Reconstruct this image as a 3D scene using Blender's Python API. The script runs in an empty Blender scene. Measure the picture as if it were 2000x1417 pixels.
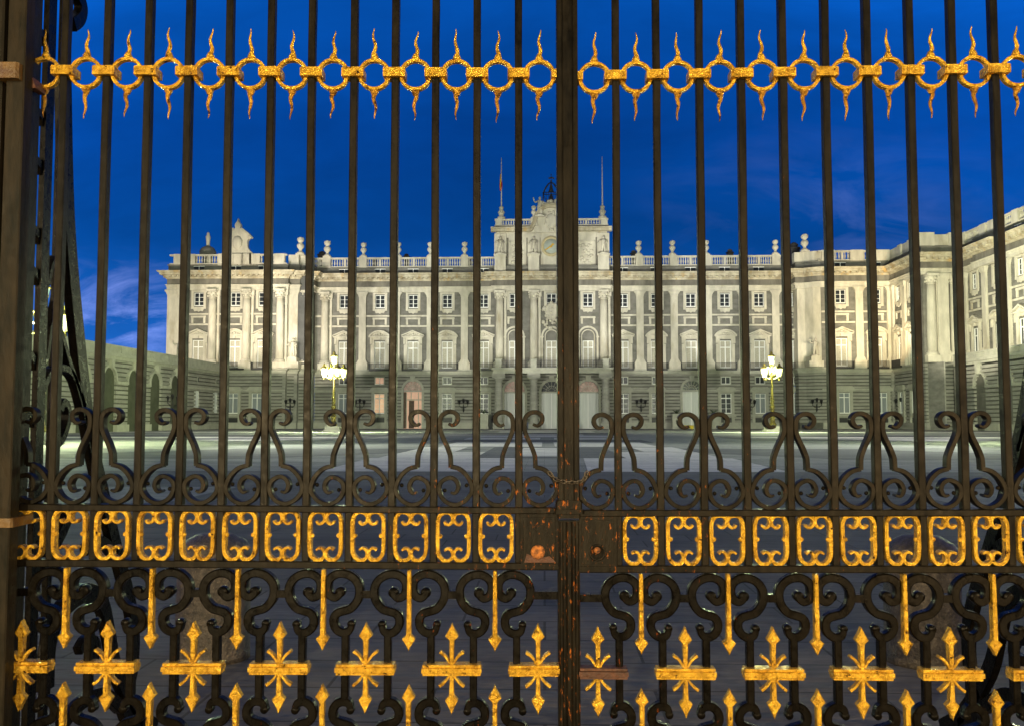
import bpy, math, random
from mathutils import Matrix, Vector
random.seed(7)
R = math.radians
C = bpy.context.scene.collection
SC = bpy.context.scene

# ------------------------------------------------------------------ camera
F = 1800.0; TH = math.atan(111/1800.0); CAMZ = 1.6
cam = bpy.data.cameras.new("camera"); cam.sensor_width = 36; cam.lens = F*36/2000.0
cam.clip_start = 0.05; cam.clip_end = 5000
camo = bpy.data.objects.new("camera", cam); C.objects.link(camo)
camo.location = (0, 0, CAMZ); camo.rotation_euler = (R(90)+TH, 0, 0)
SC.camera = camo
SC.view_settings.view_transform = 'Standard'; SC.view_settings.look = 'None'
SC.view_settings.exposure = 0; SC.view_settings.gamma = 1

# ------------------------------------------------------------------ dusk sky
W = bpy.data.worlds.new("World"); SC.world = W; W.use_nodes = True
nt = W.node_tree; nt.nodes.clear()
def N(t, **k):
    n = nt.nodes.new(t)
    for a, b in k.items(): setattr(n, a, b)
    return n
def L(a, b): nt.links.new(a, b)
def M_(op, a, b=None, c=None, clamp=False):
    n = N('ShaderNodeMath', operation=op); n.use_clamp = clamp
    for i, v in enumerate((a, b, c)):
        if v is None: continue
        if isinstance(v, (int, float)): n.inputs[i].default_value = v
        else: L(v, n.inputs[i])
    return n.outputs[0]
tc = N('ShaderNodeTexCoord'); sx = N('ShaderNodeSeparateXYZ'); L(tc.outputs['Generated'], sx.inputs[0])
yy = M_('MAXIMUM', M_('ABSOLUTE', sx.outputs[1]), 0.15)
u = M_('DIVIDE', sx.outputs[0], yy); v = M_('DIVIDE', sx.outputs[2], yy)
ramp = N('ShaderNodeValToRGB'); L(v, ramp.inputs[0])
el = ramp.color_ramp.elements
el[0].position = 0.0; el[0].color = (0.020, 0.130, 0.50, 1)
el[1].position = 0.75; el[1].color = (0.004, 0.115, 0.56, 1)
for p_, c_ in ((0.10, (0.008, 0.105, 0.45, 1)), (0.20, (0.0013, 0.058, 0.285, 1)), (0.32, (0.001, 0.056, 0.31, 1)), (0.46, (0.0013, 0.080, 0.42, 1))):
    e = el.new(p_); e.color = c_
# the sky is a little lighter towards both sides
au = M_('ABSOLUTE', u)
side = M_('MULTIPLY_ADD', M_('POWER', M_('MINIMUM', au, 0.9), 1.6), 1.1, 0.92)
vm = N('ShaderNodeVectorMath', operation='SCALE'); L(ramp.outputs[0], vm.inputs[0]); L(side, vm.inputs[3])
cv = N('ShaderNodeCombineXYZ'); L(u, cv.inputs[0]); L(M_('MULTIPLY', v, 2.7), cv.inputs[1]); L(sx.outputs[1], cv.inputs[2])
nz = N('ShaderNodeTexNoise'); nz.inputs['Scale'].default_value = 6.5; nz.inputs['Detail'].default_value = 9; nz.inputs['Roughness'].default_value = 0.62; nz.inputs['Distortion'].default_value = 0.7
L(cv.outputs[0], nz.inputs['Vector'])
cl = N('ShaderNodeMapRange'); cl.inputs[1].default_value = 0.44; cl.inputs[2].default_value = 0.66; L(nz.outputs[0], cl.inputs[0])
def bump_(x, c0, w): # 1 at c0 falling to 0 at +-w
    return M_('SUBTRACT', 1.0, M_('DIVIDE', M_('ABSOLUTE', M_('SUBTRACT', x, c0)), w), clamp=True)
mk1 = M_('MULTIPLY', bump_(u, -0.43, 0.15), bump_(v, 0.115, 0.075))
mk1 = M_('MULTIPLY', mk1, 1.7, clamp=True)
mk2 = M_('MULTIPLY', M_('MULTIPLY', bump_(u, 0.36, 0.24), bump_(v, 0.22, 0.12)), 0.22)
mk = M_('ADD', mk1, mk2, clamp=True); cm = M_('MULTIPLY', mk, cl.outputs[0])
mix = N('ShaderNodeMix', data_type='RGBA', blend_type='ADD'); mix.inputs['Factor'].default_value = 1
ccol = N('ShaderNodeVectorMath', operation='SCALE'); ccol.inputs[0].default_value = (0.20, 0.22, 0.42); L(cm, ccol.inputs[3])
nz2 = N('ShaderNodeTexNoise'); nz2.inputs['Scale'].default_value = 3.2; nz2.inputs['Detail'].default_value = 7; nz2.inputs['Roughness'].default_value = 0.6; nz2.inputs['Distortion'].default_value = 0.5
L(cv.outputs[0], nz2.inputs['Vector'])
var = N('ShaderNodeMapRange'); var.inputs[1].default_value = 0.3; var.inputs[2].default_value = 0.7; var.inputs[3].default_value = 0.80; var.inputs[4].default_value = 1.16; L(nz2.outputs[0], var.inputs[0])
vm2 = N('ShaderNodeVectorMath', operation='SCALE'); L(vm.outputs[0], vm2.inputs[0]); L(var.outputs[0], vm2.inputs[3])
L(vm2.outputs[0], mix.inputs['A']); L(ccol.outputs[0], mix.inputs['B'])
# overhead and behind the gate the dusk sky goes to a hazy town grey
gmix = N('ShaderNodeMix', data_type='RGBA'); gmix.inputs['B'].default_value = (0.115, 0.125, 0.165, 1)
over = N('ShaderNodeMapRange'); over.inputs[1].default_value = 0.62; over.inputs[2].default_value = 1.1; L(v, over.inputs[0])
back = N('ShaderNodeMapRange'); back.inputs[1].default_value = 0.1; back.inputs[2].default_value = -0.2; L(sx.outputs[1], back.inputs[0])
L(M_('MAXIMUM', over.outputs[0], back.outputs[0]), gmix.inputs['Factor']); L(mix.outputs['Result'], gmix.inputs['A'])
bg = N('ShaderNodeBackground'); L(gmix.outputs['Result'], bg.inputs[0]); bg.inputs[1].default_value = 1.0
wo = N('ShaderNodeOutputWorld'); L(bg.outputs[0], wo.inputs[0])

# ------------------------------------------------------------------ palace frame: x = along the facade, y = away from the gate
A = R(2.0); P0 = 1.45
MP = Matrix.Translation((P0*math.cos(A), -P0*math.sin(A), 0)) @ Matrix.Rotation(-A, 4, 'Z')
def pw(p, q, z=0): return MP @ Vector((p, q, z))
def p_of(px, q):                      # facade coordinate of an image column at distance q
    t = (px-1000)/F; c, s = math.cos(A), math.sin(A)
    return (q*(t*c-s)/(c+t*s)) - P0
def Zq(py, Y=175.0): return CAMZ + Y*math.tan(math.atan((708.5-py)/F)+TH)

def light(kind, name, loc, power, col, target=None, size=0.3, spot=60, blend=0.5):
    d = bpy.data.lights.new(name, kind); d.energy = power; d.color = col
    if kind == 'SPOT': d.spot_size = R(spot); d.spot_blend = blend
    d.shadow_soft_size = size
    o = bpy.data.objects.new(name, d); C.objects.link(o); o.location = loc
    if target is not None: o.rotation_euler = (Vector(target)-Vector(loc)).to_track_quat('-Z', 'Y').to_euler()
    return o
WARM = (1.0, 0.76, 0.40)
# street lighting on the pavement outside the gate
light('SPOT', 'street_and_glint_light', (-2.6, -9.0, 1.9), 6800, WARM, (-0.2, 3.2, 2.3), 0.10, 50, 0.8)
light('SPOT', 'street_and_glint_light', (4.6, -6.0, 1.2), 2000, (1.0, 0.66, 0.30), (0.3, 3.2, 2.2), 0.06, 56, 0.8)
for x_, y_, z_, e_ in ((-9, -14, 5.5, 3800), (8, -18, 6, 5200), (-17, -6, 5, 4200), (15, -5, 5, 4200)):     # unseen spots added to put glints on the gilding
    light('SPOT', 'street_and_glint_light', (x_, y_, z_), e_, (1.0, 0.80, 0.46), (0, 3.2, 1.6), 0.08, 34, 0.8)
# floodlights of the courtyard, then added fill spots
FC = (1.0, 0.87, 0.68); FG = (1.0, 0.975, 0.86)
def flood(p, q, z, tp, tq, tz, power, col, spot, blend=0.35, size=0.4):
    light('SPOT', 'flood_and_fill_light', pw(p, q, z), power, col, pw(tp, tq, tz), size, spot, blend)
flood(-67, 141, 12.4, -64, 171, 23.0, 30000, FC, 48, 0.15)
flood(-53, 142, 12.4, -53, 171, 22.5, 25000, FC, 48, 0.15)
flood(-44, 151, 12.2, -45.0, 171, 19.5, 10000, FC, 62, 0.15)
flood(50, 143, 12.4, 51, 171, 22.5, 27000, (1.0, 0.84, 0.58), 48, 0.15)
flood(53, 143, 12.4, 59, 171, 22.5, 24000, (1.0, 0.80, 0.50), 46, 0.5)
flood(55.5, 158, 12.0, 61.0, 170, 18, 4000, (1.0, 0.74, 0.40), 74, 0.5)
flood(46, 126, 12.0, 71, 150, 24, 44000, (1.0, 0.93, 0.68), 60)
flood(48, 110, 12.0, 69, 126, 24, 30000, (0.97, 1.0, 0.74), 60)
for p in (-38, -19, 0, 19, 38):
    flood(p-16, 112, 4.0, p, 175, 25.6, 84000, FG, 26.5, 0.12, 0.5)
for p in (-26, 30):          # added fill spots, no fixtures: brighten the courtyard ground and both arcades
    flood(p, 62, 8.0, p*.15, 50, 0, 26000, (0.95, 1.0, 0.80), 80, 1.0, 0.5)
    flood(p, 61, 7.5, -60 if p < 0 else 66, 122, 6.0, 110000, (0.90, 1.0, 0.55), 50, 0.6, 0.5)
for p in (-26, 30):  # another added fill pair, lifting the palace ground storey
    flood(p, 61, 6.0, p*.9, 172, 4.0, 95000, (1.0, 0.99, 0.82), 60, 0.5, 0.5)

# ------------------------------------------------------------------ materials
def mat(name, c1, c2=None, scale=4.0, rough=0.7, metal=0.0, bump=0.0, bscale=None, stretch=(1,1,1), lo=0.35, hi=0.65, emit=None, estr=0, spec=None, c3=None, s3=1.5, lo3=0.5, hi3=0.62, detail=6):
    m = bpy.data.materials.new(name); m.use_nodes = True; t = m.node_tree
    b = t.nodes['Principled BSDF']; b.inputs['Roughness'].default_value = rough; b.inputs['Metallic'].default_value = metal
    if spec is not None: b.inputs['Specular IOR Level'].default_value = spec
    b.inputs['Base Color'].default_value = (*c1, 1)
    g = t.nodes.new('ShaderNodeNewGeometry'); mp = t.nodes.new('ShaderNodeMapping'); mp.inputs['Scale'].default_value = stretch
    t.links.new(g.outputs['Position'], mp.inputs[0])
    def noise(s, d=detail):
        n = t.nodes.new('ShaderNodeTexNoise'); n.inputs['Scale'].default_value = s; n.inputs['Detail'].default_value = d; n.inputs['Roughness'].default_value = 0.6
        t.links.new(mp.outputs[0], n.inputs['Vector']); return n.outputs[0]
    def mr(x, a, b_):
        q = t.nodes.new('ShaderNodeMapRange'); q.inputs[1].default_value = a; q.inputs[2].default_value = b_; t.links.new(x, q.inputs[0]); return q.outputs[0]
    last = None
    if c2 is not None:
        mx = t.nodes.new('ShaderNodeMix'); mx.data_type = 'RGBA'; mx.inputs['A'].default_value = (*c1, 1); mx.inputs['B'].default_value = (*c2, 1)
        t.links.new(mr(noise(scale), lo, hi), mx.inputs['Factor']); last = mx.outputs['Result']
    if c3 is not None:
        mx = t.nodes.new('ShaderNodeMix'); mx.data_type = 'RGBA'; mx.inputs['B'].default_value = (*c3, 1)
        t.links.new(last, mx.inputs['A']); t.links.new(mr(noise(s3), lo3, hi3), mx.inputs['Factor']); last = mx.outputs['Result']
    if last is not None: t.links.new(last, b.inputs['Base Color'])
    if bump:
        bn = t.nodes.new('ShaderNodeBump'); bn.inputs['Strength'].default_value = bump; bn.inputs['Distance'].default_value = 0.02 if scale > 8 else 0.1
        t.links.new(noise(bscale or scale*2), bn.inputs['Height']); t.links.new(bn.outputs[0], b.inputs['Normal'])
    if emit: b.inputs['Emission Color'].default_value = (*emit, 1); b.inputs['Emission Strength'].default_value = estr
    return m
JOINT = mat('dark_masonry_joint', (0.13, 0.128, 0.112), (0.08, 0.078, 0.068), 1.0, 0.95)
LIME = mat('limestone', (0.62, 0.58, 0.49), (0.45, 0.42, 0.35), 0.9, 0.85, bump=0.25, stretch=(1, 1, 0.35), c3=(0.36, 0.31, 0.22), s3=0.5, lo3=0.55, hi3=0.75)
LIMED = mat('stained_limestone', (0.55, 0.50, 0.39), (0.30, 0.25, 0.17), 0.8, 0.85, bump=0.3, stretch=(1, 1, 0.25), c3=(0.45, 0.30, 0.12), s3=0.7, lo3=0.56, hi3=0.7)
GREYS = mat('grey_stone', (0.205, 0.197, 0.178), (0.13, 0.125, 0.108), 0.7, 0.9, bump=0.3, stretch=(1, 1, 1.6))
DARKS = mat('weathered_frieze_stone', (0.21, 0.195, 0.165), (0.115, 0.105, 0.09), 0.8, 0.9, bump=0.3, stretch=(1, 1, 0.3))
GRAN = mat('granite', (0.36, 0.35, 0.315), (0.235, 0.23, 0.205), 0.6, 0.85, bump=0.3, stretch=(0.6, 0.6, 2.2))
GRANL = mat('pale_granite', (0.44, 0.43, 0.37), (0.34, 0.34, 0.29), 0.9, 0.85, bump=0.2)
SHUT = mat('pale_shutter', (0.50, 0.47, 0.39), (0.30, 0.28, 0.22), 3.0, 0.6, stretch=(1, 1, 8))
WHITE = mat('white_paint', (0.85, 0.85, 0.83), rough=0.5)
CURT = mat('blue_grey_curtain', (0.34, 0.37, 0.40), (0.16, 0.18, 0.20), 5.0, 0.8, stretch=(6, 1, 0.1))
GLASS = mat('dark_glass', (0.02, 0.024, 0.03), rough=0.3, spec=0.3)
LITW = mat('lit_window', (0.4, 0.3, 0.2), (0.2, 0.15, 0.1), 1.2, emit=(1.0, 0.62, 0.36), estr=0.55)
LITP = mat('lit_hall', (0.35, 0.24, 0.17), (0.25, 0.15, 0.12), 1.5, emit=(1.0, 0.60, 0.40), estr=0.42)
WOODD = mat('dark_wood_leaf', (0.10, 0.05, 0.03), (0.05, 0.025, 0.015), 3.0, 0.6)
DOOR = mat('pale_door', (0.66, 0.68, 0.66), (0.56, 0.58, 0.56), 1.5, 0.6, stretch=(4, 1, 0.2))
BIRON = mat('balcony_iron', (0.02, 0.02, 0.022), rough=0.5)
GILT = mat('gilt', (0.75, 0.48, 0.08), rough=0.35, metal=0.4)
CLOCKF = mat('clock_face', (0.42, 0.46, 0.42), (0.36, 0.40, 0.37), 2.0, 0.6)
CLOCKR = mat('clock_ring', (0.55, 0.47, 0.28), (0.48, 0.40, 0.24), 2.0, 0.6)
ROOF = mat('lead_roof', (0.10, 0.10, 0.10), (0.06, 0.06, 0.06), 0.5)
CHIM = mat('chimney_stone', (0.06, 0.055, 0.05), (0.035, 0.03, 0.03), 1.5)
LAMPM = mat('lamp_bronze', (0.22, 0.17, 0.03), (0.03, 0.03, 0.01), 6.0, 0.4, metal=0.4)
LGLOW = mat('lamp_glass', (1, 1, 1), emit=(0.88, 1.0, 0.30), estr=2.3)
LGLOW2 = mat('lamp_glass_dim', (1, 1, 1), emit=(0.6, 1.0, 0.7), estr=1.0)
PAVE = mat('plaza_stone', (0.33, 0.33, 0.32), (0.235, 0.235, 0.235), 0.35, 0.8, bump=0.35, bscale=3.0, stretch=(0.35, 1.5, 1), c3=(0.38, 0.38, 0.36), s3=0.12, lo3=0.5, hi3=0.7, spec=0.3)
LIGHTP = mat('light_paving', (0.78, 0.74, 0.74), (0.64, 0.61, 0.62), 0.5, 0.8, bump=0.25, bscale=3.0, stretch=(0.35, 1.5, 1), spec=0.3)
DARKP = mat('dark_paving', (0.15, 0.15, 0.165), (0.10, 0.10, 0.112), 0.5, 0.8, bump=0.35, bscale=3.0, stretch=(0.35, 1.5, 1), spec=0.3)
def joints(m, w, h, dark):
    t = m.node_tree; b = t.nodes['Principled BSDF']; src = b.inputs['Base Color'].links[0].from_socket
    g = t.nodes.new('ShaderNodeNewGeometry'); mp = t.nodes.new('ShaderNodeMapping'); mp.inputs['Rotation'].default_value = (0, 0, R(2)); t.links.new(g.outputs['Position'], mp.inputs[0])
    br = t.nodes.new('ShaderNodeTexBrick'); br.inputs['Scale'].default_value = 1; br.inputs['Brick Width'].default_value = w; br.inputs['Row Height'].default_value = h
    br.inputs['Mortar Size'].default_value = 0.012; br.inputs['Mortar Smooth'].default_value = 0.3
    br.inputs['Color1'].default_value = (1, 1, 1, 1); br.inputs['Color2'].default_value = (0.74, 0.75, 0.78, 1); br.inputs['Mortar'].default_value = (dark, dark, dark, 1)
    t.links.new(mp.outputs[0], br.inputs['Vector'])
    n = t.nodes.new('ShaderNodeTexNoise'); n.inputs['Scale'].default_value = 14; n.inputs['Detail'].default_value = 8; n.inputs['Roughness'].default_value = .7
    mp2 = t.nodes.new('ShaderNodeMapping'); mp2.inputs['Scale'].default_value = (0.25, 1.2, 1); t.links.new(g.outputs['Position'], mp2.inputs[0]); t.links.new(mp2.outputs[0], n.inputs['Vector'])
    r = t.nodes.new('ShaderNodeMapRange'); r.inputs[1].default_value = .3; r.inputs[2].default_value = .7; r.inputs[3].default_value = .62; r.inputs[4].default_value = 1.2; t.links.new(n.outputs[0], r.inputs[0])
    mx = t.nodes.new('ShaderNodeMix'); mx.data_type = 'RGBA'; mx.blend_type = 'MULTIPLY'; mx.inputs['Factor'].default_value = 1; t.links.new(src, mx.inputs['A']); t.links.new(br.outputs['Color'], mx.inputs['B'])
    sc = t.nodes.new('ShaderNodeVectorMath'); sc.operation = 'SCALE'; t.links.new(mx.outputs['Result'], sc.inputs[0]); t.links.new(r.outputs[0], sc.inputs[3]); t.links.new(sc.outputs[0], b.inputs['Base Color'])
joints(PAVE, 1.3, 0.62, 0.35); joints(LIGHTP, 1.6, 0.8, 0.6); joints(DARKP, 1.3, 0.62, 0.35)
YELL = mat('yellow_plastic', (0.65, 0.50, 0.03), (0.45, 0.35, 0.02), 2.0)
REDF = mat('red_flag', (0.45, 0.03, 0.02), rough=0.8)
YELF = mat('yellow_flag', (0.70, 0.45, 0.03), rough=0.8)
POLE = mat('white_pole', (0.62, 0.55, 0.56), rough=0.5)
BOLL = mat('bollard_granite', (0.06, 0.05, 0.045), (0.018, 0.016, 0.015), 24, 0.5, bump=0.8, bscale=50, c3=(0.11, 0.09, 0.07), s3=70, lo3=0.55, hi3=0.7)

def iron_mat(name, c1, c2, rust, amt, rough=0.42):
    m = bpy.data.materials.new(name); m.use_nodes = True; t = m.node_tree; b = t.nodes['Principled BSDF']
    g = t.nodes.new('ShaderNodeNewGeometry'); s = t.nodes.new('ShaderNodeSeparateXYZ'); t.links.new(g.outputs['Position'], s.inputs[0])
    def noise(sc, st=(1, 1, 1), d=8, ro=0.65):
        mp = t.nodes.new('ShaderNodeMapping'); mp.inputs['Scale'].default_value = st; t.links.new(g.outputs['Position'], mp.inputs[0])
        n = t.nodes.new('ShaderNodeTexNoise'); n.inputs['Scale'].default_value = sc; n.inputs['Detail'].default_value = d; n.inputs['Roughness'].default_value = ro
        t.links.new(mp.outputs[0], n.inputs['Vector']); return n.outputs[0]
    def mr(x, a, b_, c=0, d=1):
        q = t.nodes.new('ShaderNodeMapRange'); q.inputs[1].default_value = a; q.inputs[2].default_value = b_; q.inputs[3].default_value = c; q.inputs[4].default_value = d
        t.links.new(x, q.inputs[0]); return q.outputs[0]
    def ma(op, a, c):
        q = t.nodes.new('ShaderNodeMath'); q.operation = op; q.use_clamp = False
        for i, x in enumerate((a, c)):
            if isinstance(x, (int, float)): q.inputs[i].default_value = x
            else: t.links.new(x, q.inputs[i])
        return q.outputs[0]
    def mixc(a, c, f):
        q = t.nodes.new('ShaderNodeMix'); q.data_type = 'RGBA'
        if isinstance(a, tuple): q.inputs['A'].default_value = (*a, 1)
        else: t.links.new(a, q.inputs['A'])
        q.inputs['B'].default_value = (*c, 1); t.links.new(f, q.inputs['Factor']); return q.outputs['Result']
    col = mixc(c1, c2, mr(noise(9, (3, 3, 0.5)), 0.38, 0.66))
    # rust is worst about the lock, where the leaves meet
    near = ma('MAXIMUM', ma('SUBTRACT', 1.0, ma('MULTIPLY', ma('ABSOLUTE', ma('SUBTRACT', s.outputs[0], 0.19), 0), 0.62)), 0.0)
    low = mr(s.outputs[2], 2.4, 1.4)
    thr = ma('SUBTRACT', 0.70, ma('MULTIPLY', ma('MULTIPLY', near, low), amt))
    d = ma('SUBTRACT', noise(70, (1, 1, 0.35), 10, 0.75), thr)
    col = mixc(col, rust, mr(d, 0.0, 0.05))
    t.links.new(col, b.inputs['Base Color'])
    b.inputs['Specular IOR Level'].default_value = 0.07
    t.links.new(mr(noise(30), 0.3, 0.7, rough-0.16, rough+0.1), b.inputs['Roughness'])
    bn = t.nodes.new('ShaderNodeBump'); bn.inputs['Strength'].default_value = 0.5; bn.inputs['Distance'].default_value = 0.003
    t.links.new(noise(55, (1, 1, 0.35)), bn.inputs['Height']); t.links.new(bn.outputs[0], b.inputs['Normal'])
    return m
IRON = iron_mat('gate_iron', (0.0112, 0.0092, 0.0060), (0.0018, 0.0016, 0.0013), (0.27, 0.075, 0.008), 0.125)
IRONB = iron_mat('black_gate_iron', (0.0042, 0.0034, 0.0023), (0.0012, 0.0011, 0.0009), (0.25, 0.05, 0.006), 0.08, 0.33)
POSTM = iron_mat('post_iron', (0.021, 0.0165, 0.0105), (0.006, 0.0065, 0.005), (0.25, 0.17, 0.12), 0.05)
RUSTM = mat('rusty_iron', (0.50, 0.17, 0.03), (0.05, 0.02, 0.01), 60, 0.8, bump=0.6)
DRUST = mat('dark_rust', (0.09, 0.030, 0.012), (0.04, 0.015, 0.008), 40, 0.6, bump=0.5)
GOLD = mat('gold_paint', (0.80, 0.475, 0.04), (0.40, 0.20, 0.014), 30, 0.27, metal=0.66, bump=0.8, bscale=80, c3=(0.05, 0.022, 0.005), s3=60, lo3=0.60, hi3=0.68, detail=10, lo=.42, hi=.66)
GOLDR = mat('worn_gold_paint', (0.66, 0.35, 0.03), (0.24, 0.10, 0.010), 26, 0.32, metal=0.6, bump=0.8, bscale=80, c3=(0.04, 0.016, 0.005), s3=60, lo3=0.54, hi3=0.63, detail=10)
OCHRE = mat('ochre_paint', (0.12, 0.062, 0.008), (0.05, 0.026, 0.006), 9, 0.5, bump=0.4, bscale=50, c3=(0.05, 0.02, 0.01), s3=20, lo3=0.5, hi3=0.7)
CHAINM = mat('steel_chain', (0.13, 0.115, 0.10), (0.04, 0.03, 0.02), 80, 0.4, metal=0.8)

# ------------------------------------------------------------------ mesh helpers
class MB:
    def __init__(s): s.v = []; s.f = []; s.sm = []; s.j = None
    def add(s, vs, fs, M=None, smooth=False):
        o = len(s.v)
        s.v += [tuple(M @ Vector(x)) if M is not None else tuple(x) for x in vs]
        s.f += [tuple(i+o for i in f) for f in fs]; s.sm += [smooth]*len(fs); return s
    def box(s, x0, x1, y0, y1, z0, z1, M=None):
        vs = [(x, y, z) for z in (z0, z1) for x, y in ((x0, y0), (x1, y0), (x1, y1), (x0, y1))]
        return s.add(vs, [(0, 3, 2, 1), (4, 5, 6, 7), (0, 1, 5, 4), (1, 2, 6, 5), (2, 3, 7, 6), (3, 0, 4, 7)], M)
    def cbar(s, xc, w, y0, y1, z0, z1, c=0.003, M=None, z_axis=True):   # chamfered upright bar
        a, b = xc-w/2, xc+w/2
        ring = [(a+c, y0), (b-c, y0), (b, y0+c), (b, y1-c), (b-c, y1), (a+c, y1), (a, y1-c), (a, y0+c)]
        vs = [(x, y, z) for z in (z0, z1) for x, y in ring]
        fs = [(i, (i+1) % 8, (i+1) % 8+8, i+8) for i in range(8)] + [tuple(range(7, -1, -1)), tuple(range(8, 16))]
        return s.add(vs, fs, M)
    def prism(s, poly, y0, y1, M=None):      # poly of (x, z), extruded from y0 to y1
        n = len(poly)
        vs = [(x, y0, z) for x, z in poly]+[(x, y1, z) for x, z in poly]
        return s.add(vs, [tuple(range(n)), tuple(range(2*n-1, n-1, -1))]+[(i, i+n, (i+1) % n+n, (i+1) % n) for i in range(n)], M)
    def lathe(s, prof, n=16, loc=(0, 0, 0), M=None, smooth=True, flutes=0, fd=0.0, sx=1, sy=1):
        vs = []; fs = []
        for r, z in prof:
            for i in range(n):
                a = 2*math.pi*i/n; rr = r
                if flutes: rr = r*(1-fd*(0.5-0.5*math.cos(a*flutes)))
                vs.append((loc[0]+rr*math.cos(a)*sx, loc[1]+rr*math.sin(a)*sy, loc[2]+z))
        for k in range(len(prof)-1):
            for i in range(n): fs.append((k*n+i, k*n+(i+1) % n, (k+1)*n+(i+1) % n, (k+1)*n+i))
        fs.append(tuple(range(n-1, -1, -1))); fs.append(tuple((len(prof)-1)*n+i for i in range(n)))
        return s.add(vs, fs, M, smooth)
    def tube(s, pts, r, n=8, M=None, smooth=True):
        pts = [Vector(p) for p in pts]; vs = []; fs = []
        rs = r if isinstance(r, (list, tuple)) else [r]*len(pts)
        for i, p in enumerate(pts):
            d = (pts[min(i+1, len(pts)-1)]-pts[max(i-1, 0)]).normalized()
            a = d.orthogonal().normalized() if i == 0 else (pa - d*pa.dot(d)).normalized()
            pa = a; b = d.cross(a)
            for k in range(n):
                t = 2*math.pi*k/n; vs.append(p+(a*math.cos(t)+b*math.sin(t))*rs[i])
        for i in range(len(pts)-1):
            for k in range(n): fs.append((i*n+k, i*n+(k+1) % n, (i+1)*n+(k+1) % n, (i+1)*n+k))
        fs.append(tuple(range(n-1, -1, -1))); fs.append(tuple((len(pts)-1)*n+i for i in range(n)))
        return s.add(vs, fs, M, smooth)
    def ball(s, c, r, n=10, M=None, sz=1.0, sx=1.0, sy=1.0):
        k = max(4, n//2); prof = [(max(1e-4, r*math.sin(math.pi*i/k)), -r*sz*math.cos(math.pi*i/k)) for i in range(k+1)]
        return s.lathe(prof, n, c, M, True, sx=sx, sy=sy)
    def ribbon(s, pts, w, d, y0=0.0, M=None, ch=0.0015, closed=False):
        # flat bar bent in the x-z plane: face width w, depth d from y0 backwards
        n = len(pts); P = [Vector((a, b)) for a, b in pts]
        ws = w if isinstance(w, (list, tuple)) else [w]*n
        vs = []; fs = []
        for i, p in enumerate(P):
            a = P[(i-1) % n] if (closed or i) else P[i]; b = P[(i+1) % n] if (closed or i < n-1) else P[i]
            d1 = (p-a).normalized() if (p-a).length > 1e-9 else (b-p).normalized()
            d2 = (b-p).normalized() if (b-p).length > 1e-9 else d1
            t = (d1+d2)
            t = t.normalized() if t.length > 1e-6 else d1
            k = min(1.35, 1/max(0.5, t.dot(d1)))
            nrm = Vector((-t.y, t.x))*(ws[i]/2*k); c = ch/(ws[i]/2)
            for (fx, yv) in ((-1+c, y0), (1-c, y0), (1, y0+ch), (1, y0+d-ch), (1-c, y0+d), (-1+c, y0+d), (-1, y0+d-ch), (-1, y0+ch)):
                q = p+nrm*fx; vs.append((q.x, yv, q.y))
        m = n if closed else n-1
        for i in range(m):
            for k in range(8): fs.append((i*8+k, i*8+(k+1) % 8, ((i+1) % n)*8+(k+1) % 8, ((i+1) % n)*8+k))
        if not closed: fs.append(tuple(range(7, -1, -1))); fs.append(tuple((n-1)*8+k for k in range(8)))
        return s.add(vs, fs, M, False)
    def build(s, name, m, parent=None, loc=None):
        me = bpy.data.meshes.new(name); me.from_pydata(s.v, [], s.f)
        me.polygons.foreach_set('use_smooth', s.sm)
        me.materials.append(m); me.validate()
        import bmesh
        bm = bmesh.new(); bm.from_mesh(me); bmesh.ops.recalc_face_normals(bm, faces=bm.faces); bm.to_mesh(me); bm.free()
        o = bpy.data.objects.new(name, me); C.objects.link(o)
        if parent is not None: o.parent = parent
        if loc is not None: o.location = loc
        if s.j is not None: s.j.build('masonry_joints', JOINT, o)
        return o
def group_build(mb, name, m, parent, key=None):
    """build the connected runs of a mesh as separate parts"""
    par = list(range(len(mb.v)))
    def find(a):
        while par[a] != a: par[a] = par[par[a]]; a = par[a]
        return a
    for f in mb.f:
        r = find(f[0])
        for q in f[1:]: par[find(q)] = r
    comp = {}
    for i, f in enumerate(mb.f): comp.setdefault(find(f[0]), []).append(i)
    bb = []
    for r, fs in comp.items():
        vs = {q for i in fs for q in mb.f[i]}
        bb.append([[min(mb.v[q][k] for q in vs) for k in range(3)], [max(mb.v[q][k] for q in vs) for k in range(3)], fs])
    gap = key or .05; ch = True
    while ch:
        ch = False; out = []
        for b in bb:
            for o in out:
                if all(b[0][k] <= o[1][k]+gap and o[0][k] <= b[1][k]+gap for k in range(3)):
                    o[0] = [min(x, y) for x, y in zip(o[0], b[0])]; o[1] = [max(x, y) for x, y in zip(o[1], b[1])]; o[2] = o[2]+b[2]; ch = True; break
            else: out.append(b)
        bb = out
    for b in bb:
        n = MB(); vs = sorted({q for i in b[2] for q in mb.f[i]}); ix = {q: i for i, q in enumerate(vs)}
        n.v = [mb.v[q] for q in vs]; n.f = [tuple(ix[q] for q in mb.f[i]) for i in b[2]]; n.sm = [mb.sm[i] for i in b[2]]
        n.build(name, m, parent)
def tag(o, label=None, cat=None, group=None, kind=None):
    if label: o['label'] = label
    if cat: o['category'] = cat
    if group: o['group'] = group
    if kind: o['kind'] = kind
    return o
def thing(name, label, cat, loc=(0, 0, 0), rz=0, group=None):
    o = bpy.data.objects.new(name, None); C.objects.link(o); o.location = loc; o.rotation_euler = (0, 0, rz); o.empty_display_size = 0.1
    return tag(o, label, cat, group)
def kids(o): return [c for c in C.objects if c.parent == o]
def dup(o, parent=None, loc=None):
    """copy a part (or thing) with its children"""
    c = o.copy(); C.objects.link(c)
    if parent is not None: c.parent = parent
    if loc is not None: c.location = loc
    for ch in list(o.children): dup(ch, c)
    return c
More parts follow.
